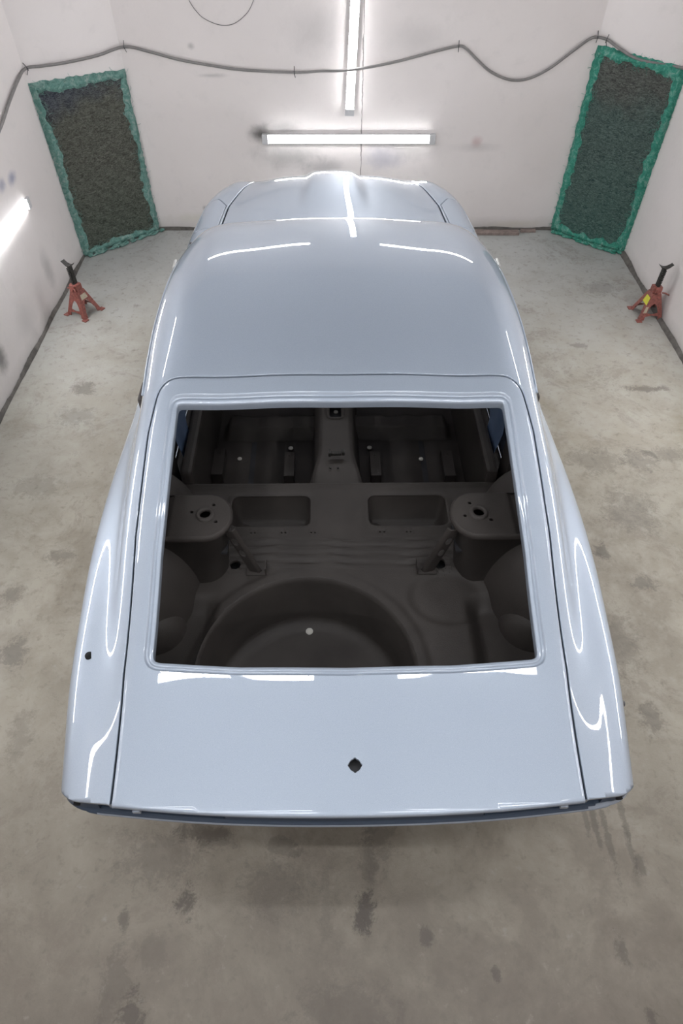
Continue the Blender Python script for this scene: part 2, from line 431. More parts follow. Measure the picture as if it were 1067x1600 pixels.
far_spots = [(fw(408, 210), (0.13, 1, 0.085), dk, .97), (fw(440, 200), (0.2, 1, 0.07), gy, .8), (fw(450, 245), (0.34, 1, 0.13), gy, .9), (fw(505, 262), (0.25, 1, 0.1), (.3, .29, .29), .55), (fw(600, 245), (0.22, 1, 0.13), bl, .45), (fw(640, 235), (0.3, 1, 0.1), gy, .5),
             (fw(744, 222), (0.06, 1, 0.06), rd, .5), (fw(745, 230), (0.22, 1, 0.05), gy, .35), (fw(298, 72), (0.035, 1, 0.03), gy, .7), (fw(330, 118), (0.14, 1, 0.02), gy, .6), (fw(500, 50), (0.3, 1, 0.2), gy, .35), (fw(650, 60), (0.3, 1, 0.14), gy, .3),
             (fw(320, 340), (0.35, 1, 0.06), (.62, .60, .52), .6), (fw(992 - 190, 350), (0.3, 1, 0.05), (.60, .56, .48), .6), (fw(320, 325), (0.03, 1, 0.03), dk, .5)]
left_spots = [(lw(13, 278), (1, 0.10, 0.05), bl, .85), (lw(-3, 290), (1, 0.08, 0.05), bl, .7), (lw(70, 420), (1, 0.10, 0.20), gy, .6), (lw(35, 500), (1, 0.2, 0.2), gy, .3), (lw(-4, 560), (1, 0.10, 0.12), dk, .8)]
WALL_F = make_wall(far_spots, crack=fw(565, 200)[0], name='far_wall_paint'); WALL_L = make_wall(left_spots, name='left_wall_paint'); WALL_P = make_wall()
Z1 = CEIL
struct(obj('floor', [(X_L - .3, Y_B - .3, -.05), (X_R + .3, Y_B - .3, -.05), (X_R + .3, Y_F + .3, -.05), (X_L - .3, Y_F + .3, -.05), (X_L - .3, Y_B - .3, 0), (X_R + .3, Y_B - .3, 0), (X_R + .3, Y_F + .3, 0), (X_L - .3, Y_F + .3, 0)],
           [(4, 5, 6, 7), (3, 2, 1, 0), (0, 1, 5, 4), (1, 2, 6, 5), (2, 3, 7, 6), (3, 0, 4, 7)], make_floor(), smooth=False))
struct(obj('ceiling', [(X_L - .1, Y_B - .1, Z1), (X_R + .1, Y_B - .1, Z1), (X_R + .1, Y_F + .1, Z1), (X_L - .1, Y_F + .1, Z1), (X_L - .1, Y_B - .1, Z1 + .05), (X_R + .1, Y_B - .1, Z1 + .05), (X_R + .1, Y_F + .1, Z1 + .05), (X_L - .1, Y_F + .1, Z1 + .05)],
           [(0, 3, 2, 1), (4, 5, 6, 7), (0, 1, 5, 4), (1, 2, 6, 5), (2, 3, 7, 6), (3, 0, 4, 7)], simple('ceiling_paint', (0.32, 0.33, 0.35), 0.6, 0, 0.05, 2), smooth=False))
wall_quad('wall_left', (X_L, Y_B, 0), LA, 0, Z1, WALL_L)
wall_quad('wall_far_left', LA, LB, 0, Z1, WALL_P)
wall_quad('wall_far', LB, RA, 0, Z1, WALL_F)
wall_quad('wall_far_right', RA, RB, 0, Z1, WALL_P)
wall_quad('wall_right', RB, (X_R, Y_B, 0), 0, Z1, WALL_P)
wall_quad('wall_back', (X_R, Y_B, 0), (X_L, Y_B, 0), 0, Z1, WALL_P)
# dirty, uneven caulked skirting where wall meets floor
SK = simple('grimy_skirting', (0.11, 0.10, 0.09), 0.8, 0, 0.4, 18, 0.4)
def skirting(name, a, b, h=0.022, d=0.016):
    a = Vector(a); b = Vector(b); t = (b - a).normalized(); n = Vector((t.y, -t.x, 0)); L = (b - a).length
    k = max(8, int(L / 0.03)); V = []; F = []
    for i in range(k + 1):
        p = a + t * (L * i / k); hh = h * (0.8 + .25 * math.sin(i * .37) + 0.2 * rng.random()); dd = d * (0.8 + .2 * math.sin(i * .23 + 1) + 0.15 * rng.random())
        V += [p + n * dd, p + n * dd * 0.8 + Vector((0, 0, hh * .6)), p + n * 0.002 + Vector((0, 0, hh))]
        if i:
            o = (i - 1) * 3; F += [(o, o + 3, o + 4, o + 1), (o + 1, o + 4, o + 5, o + 2)]
    return struct(obj(name, V, F, SK))
skirting('baseboard_left', (X_L, Y_B, 0), LA, 0.028, 0.016); skirting('baseboard_far', LB, RA, 0.02, 0.02); skirting('baseboard_right', RB, (X_R, Y_B, 0), 0.03, 0.025)

# ------------------------------------------------------------------ tube lights
EMIT = make_emit()
def lamp(c, d, f, L, label, idx):
    d = Vector(d).normalized(); f = Vector(f).normalized(); s = f.cross(d)
    M = Matrix((d, s, f)).transposed().to_4x4(); M.translation = Vector(c)
    root = bpy.data.objects.new('tube_light', None); COL.objects.link(root); root.matrix_world = M
    root['label'] = label; root['category'] = 'light'
    hw = 0.031; ed = 0.045
    def trough(x0, x1, w_, z0, z1):
        bm = bmesh.new(); box(bm, ((x0 + x1) / 2, 0, (z0 + z1) / 2), (x1 - x0, 2 * w_, z1 - z0), bev=0.003); return bm
    bobj('housing', trough(-L / 2 + 0.012, L / 2 - 0.012, hw, 0.0, 0.022), HOUSING, root)
    V = []; F = []; n = 10
    for i, x in enumerate((-L / 2 + ed, L / 2 - ed)):
        for k in range(n + 1):
            a = math.pi * k / n; V.append((x, -math.cos(a) * (hw - 0.005), 0.0225 + math.sin(a) * 0.014))
    for k in range(n): F.append((k, k + 1, n + 1 + k + 1, n + 1 + k))
    F += [tuple(range(n + 1))[::-1], tuple(range(n + 1, 2 * n + 2))]
    obj('diffuser', V, F, EMIT, root)
    for sx in (-1, 1):
        bm = bmesh.new(); x = sx * (L / 2 - ed / 2); box(bm, (x, 0, 0.019), (ed, 2 * hw + 0.004, 0.038), bev=0.005)
        bobj('end_cap', bm, HOUSING, root)
names = ['white tube light fixed across the left of the ceiling over the boot', 'white tube light fixed across the right of the ceiling over the boot']
EXTRA = ['tube light low on the right wall beside the front wing', 'tube light at mid height on the left wall beside the rear wing', 'tube light at mid height on the right wall beside the rear wing',
         'tube light high on the left wall towards the back', 'tube light high on the right wall towards the back', 'tube light high on the left wall towards the front', 'tube light high on the right wall towards the front',
         'ceiling tube light above the left half of the tailgate', 'ceiling tube light above the right half of the tailgate', 'tube light high on the left of the far wall', 'tube light high on the right of the far wall', 'unseen ceiling tube light added to brighten the tailgate, left', 'unseen ceiling tube light added to brighten the tailgate, right', 'ceiling tube light behind the car, left', 'ceiling tube light behind the car, right']
ei = 0
for i, (c, d, f, L, lb, _) in enumerate(LAMPS):
    if lb is None: lb = EXTRA[ei]; ei += 1
    lamp(c, d, f, L, lb, i)

# ------------------------------------------------------------------ exhaust filters in the two corner openings
def filter_panel(a, b, z_a, z_b, zlow, m_mat, m_edge, label, bord=0.05):
    a = Vector(a); b = Vector(b); t = (b - a).normalized(); n = Vector((t.y, -t.x, 0)); L = (b - a).length
    root = empty('exhaust_filter', (a + b) / 2, label, 'filter')
    o0 = (a + b) / 2
    nx, nz = 48, 84; V = []; F = []
    for j in range(nz + 1):
        for i in range(nx + 1):
            u = i / nx; v = j / nz; zt = z_a + (z_b - z_a) * u
            edge = min(u, 1 - u, v, 1 - v); dep = 0.012 + 0.006 * math.sin(u * 23 + v * 31) * math.sin(v * 47) + 0.003 * rng.random()
            if edge <= 0: dep = 0.0
            V.append(a + t * (L * u) + Vector((0, 0, zlow + (zt - zlow) * v)) + n * dep - o0)
    for j in range(nz):
        for i in range(nx):
            k = j * (nx + 1) + i; F.append((k, k + 1, k + nx + 2, k + nx + 1))
    obj('filter_mat', V, F, m_mat, root)
    # ragged fibre edging as a swept lumpy strip all round
    loop = []
    cs = [(0, zlow), (L, zlow), (L, z_b), (0, z_a)]
    for q in range(4):
        p, r = cs[q], cs[(q + 1) % 4]; ln = math.dist(p, r); k = int(ln / 0.02)
        for i in range(k): loop.append(((p[0] + (r[0] - p[0]) * i / k, p[1] + (r[1] - p[1]) * i / k), q, i / k))
    V = []; F = []; m = 9; K = len(loop); cx, cz = L / 2, (zlow + (z_a + z_b) / 2) / 2
    ph = rng.random(8) * 6
    for i, ((x, z), q, fr) in enumerate(loop):
        # inward direction with mitred corners
        ins = {0: (0, 1), 1: (-1, 0), 2: (0, -1), 3: (1, 0)}[q]
        if fr == 0:
            pi = {0: (-0, 0), 1: (0, 1), 2: (-1, 0), 3: (0, -1)}[q]
            if q == 0: ins = (1, 1)
            else: ins = (ins[0] + pi[0], ins[1] + pi[1])
        wv = bord * (1.0 + 0.25 * math.sin(i * 0.21 + ph[0]) + 0.15 * math.sin(i * 0.9 + ph[1]) + 0.3 * (rng.random() - .5))
        for k in range(m):
            s = k / (m - 1); ht = 0.004 + 0.020 * math.sin(math.pi * min(1, s * 1.08)) ** 0.8 * (0.8 + 0.5 * rng.random())
            off = -0.012 + s * (wv + 0.012)
            if k == 0: ht = 0.001; off -= 0.012 * rng.random()
            if k == m - 1: ht = 0.010
            xx = x + ins[0] * off; zz = max(z + ins[1] * off, 0.002)
            V.append(a + t * xx + Vector((0, 0, zz)) + n * ht - o0)
    for i in range(K):
        j = (i + 1) % K
        for k in range(m - 1): F.append((i * m + k, j * m + k, j * m + k + 1, i * m + k + 1))
    obj('fibre_edging', V, F, m_edge, root)
    # loose fibres standing out of the edging
    parts = []
    for _ in range(520):
        (x, z), q, fr = loop[rng.integers(K)]
        ins = {0: (0, 1), 1: (-1, 0), 2: (0, -1), 3: (1, 0)}[q]
        off = rng.random() * bord * 1.1 - 0.01
        p = a + t * (x + ins[0] * off) + Vector((0, 0, max(z + ins[1] * off, 0.01))) + n * 0.015
        an = rng.random() * 6.28; l = 0.018 + 0.03 * rng.random()
        q1 = p + (t * math.cos(an) + Vector((0, 0, math.sin(an)))) * l * .5 + n * (0.008 * rng.random() + .004)
        q2 = p + (t * math.cos(an + .6) + Vector((0, 0, math.sin(an + .6)))) * l + n * 0.004
        q2.z = max(q2.z, .003)
        parts.append(tube([p - o0, q1 - o0, q2 - o0], 0.0009, 3, cap=False))
    V, F = join(*parts); o = obj('loose_fibre', V, F, m_edge, root); o['kind'] = 'stuff'
    # tuft of wadding lying along the floor below the opening
    parts = []
    for i in range(60):
        u = rng.random(); p = a + t * (L * u) + n * (0.012 + 0.035 * rng.random()); r = 0.012 + 0.012 * rng.random()
        an = rng.random() * 6.28
        pts = [p + (t * math.cos(an + k * .8) + n * abs(math.sin(an + k * .8)) * .6) * 0.03 * k * .5 + Vector((0, 0, r * .6)) - o0 for k in range(4)]
        parts.append(tube(pts, [r * .3, r * .55, r * .5, r * .15], 6))
    V, F = join(*parts); obj('floor_wadding', V, F, m_edge, root)
    return root
ML = make_filter('green_brown_filter_mat', (0.06, 0.075, 0.13), (0.15, 0.15, 0.115), (0.10, 0.13, 0.09))
MR = make_filter('teal_filter_mat', (0.13, 0.14, 0.125), (0.085, 0.175, 0.155), (0.05, 0.20, 0.165))
EL = make_fibre('teal_fibre', (0.17, 0.36, 0.31), (0.44, 0.54, 0.50)); ER = make_fibre('green_fibre', (0.06, 0.36, 0.26), (0.32, 0.55, 0.47))
chL = (LB - LA).normalized(); chR = (RB - RA).normalized()
filter_panel(LA + chL * 0.015, LB - chL * 0.02, 1.13, 1.09, 0.012, ML, EL, 'grey-brown exhaust filter with teal fibre edging in the left corner')
filter_panel(RA + chR * 0.02, RB - chR * 0.015, 1.23, 1.20, 0.012, MR, ER, 'green exhaust filter with bright green fibre edging in the right corner', 0.055)

# ------------------------------------------------------------------ hose slung along the walls, wire loop, board
def on_wall(px, py, off=0.016):
    """first wall struck by the pixel ray"""
    best = None
    for a, b in ((Vector((X_L, Y_B, 0)), LA), (LA, LB), (LB, RA), (RA, RB), (RB, Vector((X_R, Y_B, 0)))):
        t = (b - a).normalized(); n = Vector((t.y, -t.x, 0)); d = pix_dir(px, py)
        k = d.dot(n)
        if k >= 0: continue
        s = (a - Vector((0, 0, HC))).dot(n) / k
        if s > 0 and (best is None or s < best[0]): best = (s, Vector((0, 0, HC)) + d * s + n * off)
    return best[1]
hose_px = [(-40, 290), (-18, 235), (0, 190), (10, 160), (24, 125), (36, 107), (65, 102), (100, 97), (150, 86), (195, 72), (235, 80), (280, 92), (330, 101), (380, 108), (460, 112), (500, 110), (528, 107), (560, 104), (620, 95), (680, 79), (715, 71), (728, 75), (745, 92), (765, 110), (790, 122), (812, 124), (835, 118), (862, 103), (895, 78), (920, 60), (932, 57), (950, 61), (968, 74), (990, 88), (1015, 96), (1067, 105), (1110, 118)]
pts = catmull([on_wall(*p, .052 if p[0] in (528, 560) else .016) for p in hose_px], 5)   # it rides over the upright tube light
pts = [Vector((min(max(p.x, X_L + .016), X_R - .016), p.y, p.z)) for p in pts]
hose = empty('air_hose', pts[len(pts) // 2], 'grey hose slung in loops along the walls from hooks', 'hose')
hl = hose.location
V, F = tube([p - hl for p in pts], 0.0088, 8); obj('hose_line', V, F, CABLE, hose)
for px, py in ((36, 107), (195, 71), (460, 111), (716, 71), (932, 56), (950, 62)):
    p = on_wall(px, py, 0.004); q = on_wall(px, py, 0.03); n = (q - p).normalized()
    V, F = join(tube([p - hl - n * .004, q - hl, q - hl + Vector((0, 0, -0.012))], 0.0022, 6),
                tube([p - hl + Vector((0, 0, 0.03)) + n * .004, q - hl + Vector((0, 0, 0.0)), p - hl + Vector((0.004, 0, -0.035)) + n * .004], 0.0022, 6))
    obj('hook', V, F, DARKM, hose)
wp = [on_wall(px, py, 0.005) for px, py in ((290, -25), (294, -5), (297, 3), (305, 15), (318, 28), (340, 38), (358, 39), (372, 33), (386, 20), (393, 8), (397, -5), (399, -25))]
wp = catmull(wp, 5); V, F = tube([p - wp[0] for p in wp], 0.0016, 6)
o = obj('wire', V, F, DARKM); o.location = wp[0]; tag(o, 'thin dark wire hanging in a loop high on the far wall', 'wire')
bm = bmesh.new(); box(bm, (0, 0, 0.0), (0.62, 0.055, 0.022), bev=0.003)
for k in range(3): box(bm, (-0.1 + .2 * k, 0.0, 0.0112), (0.12, 0.003, 0.0012))
o = bobj('wooden_batten', bm, WOOD); o.location = (1.11, Y_F - 0.075, 0.0115); o.rotation_euler = (0, 0, -0.015)
tag(o, 'grey wooden batten lying on the floor against the far wall', 'board')
bm = bmesh.new(); box(bm, (0, 0, 0), (0.12, 0.03, 0.018), bev=0.003); box(bm, (0, 0, 0.0092), (0.08, 0.004, 0.0012))
o = bobj('wooden_batten', bm, WOOD); o.location = (1.50, Y_F - 0.045, 0.0095)
tag(o, 'short dark wood strip on the floor between batten and green filter', 'board')

# ------------------------------------------------------------------ jack stands
def jack_stand(loc, rz, label, lever, yellow, group='axle stands'):
    root = empty('axle_stand', loc, label, 'jack stand', rz, group); root.scale = (.86, .86, .80)
    hb, wt, H = 0.094, 0.036, 0.215                       # half base, half top, height of pyramid
    # four sheet-metal faces; each face = two leg plates with an arch between
    V = []; F = []
    th = 0.004
    def facept(q, u, z):                                 # q face index, u -1..1 across, z height
        s = hb + (wt - hb) * z / H
        x, y = u * s, -s
        a = q * math.pi / 2
        return Vector((x * math.cos(a) - y * math.sin(a), x * math.sin(a) + y * math.cos(a), z))
    parts = []
    for q in range(4):
        # opening outline in (u,z): arch; grid columns with cut
        nz = 22; Vq = []; Fq = []
        for j in range(nz + 1):
            z = 0.006 + (H - 0.006) * j / nz
            s = hb + (wt - hb) * z / H
            if z < 0.035: w0 = 0.60
            elif z < 0.058: w0 = -1                        # tie bar across
            elif z < 0.135: w0 = 0.55 * math.sqrt(max(0.0, 1 - ((z - 0.058) / 0.078) ** 2))
            else: w0 = -1
            if q % 2 == 1 and z < 0.058: w0 = 0.62
            Vq.append((z, w0))
        base = len(V)
        cols = [-1, -0.62, 0.62, 1]
        rows = []
        for z, w0 in Vq:
            ww = max(w0, 0.0)
            rows.append([-1, -ww if w0 > 0 else 0.0, ww if w0 > 0 else 0.0, 1])
        Vv = [facept(q, u, z) for (z, _), r in zip(Vq, rows) for u in r]
        Fv = []
        for j in range(nz):
            k = j * 4; Fv += [(k, k + 1, k + 5, k + 4), (k + 2, k + 3, k + 7, k + 6)]
        parts.append((Vv, Fv))
    V, F = join(*parts)
    o = obj('base_frame', V, F, RED, root, smooth=False)
    sm = o.modifiers.new('thick', 'SOLIDIFY'); sm.thickness = 0.005; sm.offset = -1
    for sx in (-1, 1):
        for sy in (-1, 1):
            bm = bmesh.new(); box(bm, (sx * hb, sy * hb, 0.004), (0.042, 0.042, 0.008), Matrix.Identity(4), 0.003)
            bobj('foot', bm, RED, root)
    bm = bmesh.new()
    box(bm, (0, 0, 0.238), (0.068, 0.060, 0.062), bev=0.006); box(bm, (0, -0.036, 0.245), (0.050, 0.018, 0.045), bev=0.004)
    box(bm, (0.0, -0.048, 0.232), (0.030, 0.02, 0.02), bev=0.005)
    bobj('collar', bm, RED, root)
    bm = bmesh.new(); box(bm, (0, 0.004, 0.335), (0.026, 0.030, 0.18), bev=0.004)
    for k in range(11):
        box(bm, (0, -0.016, 0.272 + k * 0.0135), (0.024, 0.014, 0.0065), bev=0.0015)
    bobj('ratchet_post', bm, IRON, root)
    # saddle: curved cradle
    V = []; F = []; n = 12
    for i in range(n + 1):
        u = -1 + 2 * i / n; x = u * 0.052; z = 0.432 + 0.026 * u * u; tw = 0.019
        V += [(x, -tw, z), (x, tw, z), (x * 0.85, tw * .8, z - 0.013), (x * 0.85, -tw * .8, z - 0.013)]
    for i in range(n):
        k = 4 * i
        for a_, b_ in ((0, 1), (1, 2), (2, 3), (3, 0)): F.append((k + a_, k + b_, k + 4 + b_, k + 4 + a_))
    F += [(0, 3, 2, 1), (4 * n, 4 * n + 1, 4 * n + 2, 4 * n + 3)]
    o = obj('saddle', V, F, [IRON, IRONTOP], root, smooth=False)
    for p in o.data.polygons:
        if p.normal.z > 0.8: p.material_index = 1
    if lever:
        V, F = tube(catmull([(0.03, -0.045, 0.232), (0.05, -0.062, 0.236), (0.085, -0.055, 0.215), (0.12, -0.04, 0.205), (0.15, -0.03, 0.212), (0.158, -0.028, 0.228), (0.148, -0.03, 0.236)], 5), 0.006, 8)
        obj('lever', V, F, RED, root)
    else:
        V, F = tube(catmull([(-0.03, -0.03, 0.235), (-0.045, -0.035, 0.232), (-0.06, -0.03, 0.226)], 4), 0.0065, 8); obj('lever', V, F, RED, root)
        V, F = tube(catmull([(0.03, -0.045, 0.25), (0.042, -0.055, 0.235), (0.036, -0.05, 0.212), (0.012, -0.05, 0.205)], 4), 0.006, 8); obj('pawl_guard', V, F, RED, root)
    def sticker(q, u0, u1, z0, z1, m):
        P = [facept(q, u, z) for u, z in ((u0, z0), (u1, z0), (u1, z1), (u0, z1))]
        nn = (P[1] - P[0]).cross(P[3] - P[0]).normalized()
        return obj('sticker', [p + nn * 0.0015 for p in P] + [p + nn * 0.0006 for p in P], [(0, 1, 2, 3), (7, 6, 5, 4), (0, 4, 5, 1), (1, 5, 6, 2), (2, 6, 7, 3), (3, 7, 4, 0)], m, root, smooth=False)
    if yellow:
        sticker(3, -0.35, 0.95, 0.125, 0.185, YEL); sticker(0, -0.98, -0.64, 0.065, 0.115, PALE)
    else:
        sticker(1, -0.6, 0.6, 0.145, 0.185, PALE)
    return root
pl = pix_plane(130, 486, (0, 0, 0), (0, 0, 1)); pr = pix_plane(1017, 490, (0, 0, 0), (0, 0, 1))
jack_stand((-1.775, 3.905, 0), math.radians(-28), 'red axle stand with black ratchet post by the left wall', False, False)
jack_stand((2.095, 3.875, 0), math.radians(4), 'red axle stand with yellow sticker and lever by the right wall', True, True)

# ------------------------------------------------------------------ the car body (build frame: x across, y forward, z up; shifted to the root)
CY = 2.3
car = empty('car_body', (-0.017, CY, 0), 'silver-blue painted coupe bodyshell without glass, tailgate window open, standing in the middle of the floor', 'car', 0.010)
SKEW = 0.010                               # the shell sits very slightly out of square
def cobj(name, V, F, m, parent=None, smooth=True, solid=None, inner=None):
    o = obj(name, [(v[0] - SKEW * (v[1] - CY), v[1] - CY, v[2]) for v in V], F, m, parent or car, smooth)
    if solid:
        if inner: o.data.materials.append(inner)
        s = o.modifiers.new('sheet', 'SOLIDIFY'); s.thickness = solid; s.offset = -1
        s.use_even_offset = False
        if inner: s.material_offset = 1; s.material_offset_rim = 0
    return o
def cbobj(name, bm, m, parent=None, smooth=False):
    for v in bm.verts: v.co.x -= SKEW * (v.co.y - CY)
    bmesh.ops.translate(bm, verts=bm.verts, vec=(0, -CY, 0)); return bobj(name, bm, m, parent or car, smooth)
# control curves: y -> C z, B(z), S(x,z), G, W, T, M, L, R   (x,z)
KEYS = [
 # y      Cz     S             G              W              T              M              L              R
 (0.38, .768, (.605, .758), (.655, .752), (.690, .745), (.728, .727), (.757, .650), (.750, .50), (.700, .34)),
 (0.55, .779, (.612, .766), (.662, .760), (.702, .753), (.748, .736), (.785, .665), (.780, .50), (.730, .32)),
 (0.70, .798, (.624, .779), (.668, .770), (.712, .761), (.768, .744), (.812, .668), (.808, .50), (.750, .30)),
 (0.83, .824, (.634, .803), (.672, .788), (.720, .768), (.785, .750), (.834, .672), (.832, .50), (.765, .28)),
 (1.00, .893, (.637, .860), (.675, .838), (.728, .786), (.797, .760), (.850, .680), (.848, .50), (.775, .26)),
 (1.26, 1.030,(.630, .985), (.672, .955), (.738, .842), (.808, .790), (.866, .700), (.864, .50), (.785, .24)),
 (1.48, 1.135,(.612, 1.097),(.665, 1.045),(.742, .886), (.808, .812), (.868, .712), (.866, .50), (.790, .22)),
 (1.66, 1.207,(.585, 1.180),(.655, 1.108),(.742, .905), (.804, .824), (.864, .712), (.862, .48), (.790, .20)),
 (1.90, 1.262,(.560, 1.234),(.656, 1.158),(.744, .896), (.795, .828), (.854, .705), (.854, .46), (.790, .18)),
 (2.20, 1.284,(.550, 1.255),(.652, 1.180),(.742, .884), (.788, .828), (.846, .70), (.846, .45), (.785, .18)),
 (2.50, 1.268,(.535, 1.232),(.632, 1.168),(.738, .876), (.782, .828), (.838, .70), (.838, .45), (.780, .18)),
 (2.70, 1.225,(.520, 1.190),(.606, 1.130),(.732, .872), (.778, .828), (.832, .70), (.832, .45), (.775, .18)),
 (2.95, 1.085,(.540, 1.050),(.630, 1.000),(.722, .868), (.772, .828), (.824, .70), (.824, .45), (.770, .18)),
 (3.20, .935, (.590, .905), (.655, .885), (.705, .868), (.762, .835), (.816, .70), (.816, .45), (.765, .20)),
 (3.40, .912, (.600, .878), (.645, .874), (.695, .868), (.748, .840), (.805, .70), (.806, .45), (.760, .22)),
 (3.60, .902, (.590, .862), (.635, .862), (.685, .858), (.735, .832), (.790, .70), (.793, .45), (.750, .24)),
 (3.85, .880, (.545, .838), (.600, .840), (.650, .837), (.700, .812), (.758, .69), (.765, .45), (.725, .26)),
 (4.05, .836, (.500, .800), (.560, .802), (.610, .797), (.660, .770), (.718, .67), (.730, .45), (.695, .30)),
 (4.18, .793, (.475, .758), (.530, .759), (.580, .760), (.632, .732), (.690, .64), (.705, .45), (.670, .32)),
 (4.32, .745, (.455, .705), (.505, .700), (.555, .690), (.600, .665), (.655, .59), (.672, .45), (.640, .34)),
]
ky = np.array([k[0] for k in KEYS])
def curve(vals, y, sig=0.05, cubic=True):
    """linear keys smoothed with a gaussian: no overshoot, continuous curvature"""
    t = np.linspace(-3 * sig, 3 * sig, 25); wg = np.exp(-0.5 * (t / sig) ** 2); wg /= wg.sum()
    v = np.array(vals, float)
    ye = np.concatenate([[ky[0] - 1], ky, [ky[-1] + 1]])
    ve = np.concatenate([[v[0] - (v[1] - v[0]) / (ky[1] - ky[0])], v, [v[-1] + (v[-1] - v[-2]) / (ky[-1] - ky[-2])]])
    y = np.atleast_1d(y)
    if cubic:
        n = len(ye); h = np.diff(ye); A = np.eye(n); B = np.zeros(n)
        for i in range(1, n - 1):
            A[i, i - 1] = h[i - 1]; A[i, i] = 2 * (h[i - 1] + h[i]); A[i, i + 1] = h[i]
            B[i] = 6 * ((ve[i + 1] - ve[i]) / h[i] - (ve[i] - ve[i - 1]) / h[i - 1])
        M = np.linalg.solve(A, B)
        def ev(q):
            i = np.clip(np.searchsorted(ye, q) - 1, 0, n - 2); a = (ye[i + 1] - q) / h[i]; b = (q - ye[i]) / h[i]
            return a * ve[i] + b * ve[i + 1] + ((a ** 3 - a) * M[i] + (b ** 3 - b) * M[i + 1]) * h[i] ** 2 / 6
        return sum(w_ * ev(y + tt) for w_, tt in zip(wg, t))
    return sum(w_ * np.interp(y + tt, ye, ve) for w_, tt in zip(wg, t))
def spline_section(P, nsub):
    """P (n,2) -> natural cubic spline sampled nsub per segment, chord parameter"""
    n = len(P); d = np.sqrt(((P[1:] - P[:-1]) ** 2).sum(1)) ** 0.75; u = np.concatenate([[0], np.cumsum(d)])
    h = np.diff(u); A = np.zeros((n, n)); B = np.zeros((n, 2)); A[0, 0] = A[-1, -1] = 1
    for i in range(1, n - 1):
        A[i, i - 1] = h[i - 1]; A[i, i] = 2 * (h[i - 1] + h[i]); A[i, i + 1] = h[i]
        B[i] = 6 * ((P[i + 1] - P[i]) / h[i] - (P[i] - P[i - 1]) / h[i - 1])
    M = np.linalg.solve(A, B); out = []
    for i in range(n - 1):
        for k in range(nsub[i] + (1 if i == n - 2 else 0)):
            x = u[i] + h[i] * k / nsub[i]; a = (u[i + 1] - x) / h[i]; b = (x - u[i]) / h[i]
            out.append(a * P[i] + b * P[i + 1] + ((a ** 3 - a) * M[i] + (b ** 3 - b) * M[i + 1]) * h[i] ** 2 / 6)
    return np.array(out)
def bulge(x, y):
    """raised centre section of the bonnet"""
    wdt = 0.145 + 0.03 * np.clip((4.2 - y) / 0.8, 0, 1)
    a = np.clip((wdt + 0.035 - np.abs(x)) / 0.075, 0, 1); a = a * a * (3 - 2 * a)
    b = np.clip((y - 3.35) / 0.45, 0, 1); b = b * b * (3 - 2 * b)
    return a * b * (0.021 + 0.005 * np.cos(np.clip(np.abs(x) / 0.16, 0, 1) * math.pi / 2))
YS = np.arange(0.38, 4.3201, 0.014)
cz = curve([k[1] for k in KEYS], YS)
cols = []
for j in range(2, 9):
    cols.append((curve([k[j][0] for k in KEYS], YS), curve([k[j][1] for k in KEYS], YS)))
NS = [6, 7, 7, 6, 6, 14, 12]; HALF = [14, 12] + NS[1:] if False else None
SV = []
for i, y in enumerate(YS):
    S = np.array([cols[0][0][i], cols[0][1][i]])
    C = np.array([0, cz[i]])
    def crown(f):
        return np.array([S[0] * f, cz[i] - (cz[i] - S[1]) * f ** 2.2])
    right = [crown(.36), crown(.7), S] + [np.array([c[0][i], c[1][i]]) for c in cols[1:]]
    P = np.array([[-p[0], p[1]] for p in right[::-1]] + [C] + right)
    nh = [14, 14, 12, 8, 10, 8, 8, 8, 5]
    sec = spline_section(P, nh[::-1] + nh)
    sec[:, 1] += bulge(sec[:, 0], y)
    SV.append([(p[0], y, p[1]) for p in sec])
NP = len(SV[0])
V0 = [p for s in SV for p in s]
F0 = [(i * NP + k, i * NP + k + 1, (i + 1) * NP + k + 1, (i + 1) * NP + k) for i in range(len(YS) - 1) for k in range(NP - 1)]
TOPS = [(s[:, 0], s[:, 2]) for s in (np.array(q) for q in SV)]
def ztop(x, y):
    """height of the upper surface at plan point"""
    f = (y - YS[0]) / 0.014; i = int(min(max(f, 0), len(YS) - 2)); t = min(max(f - i, 0), 1)
    r = []
    for q in (i, i + 1):
        X, Z = TOPS[q]; h = len(X) // 2; a, b = X[h:], Z[h:]; m_ = int(np.argmax(a)); 
        r.append(np.interp(abs(x), a[:m_ + 1], b[:m_ + 1]))
    return r[0] * (1 - t) + r[1] * t
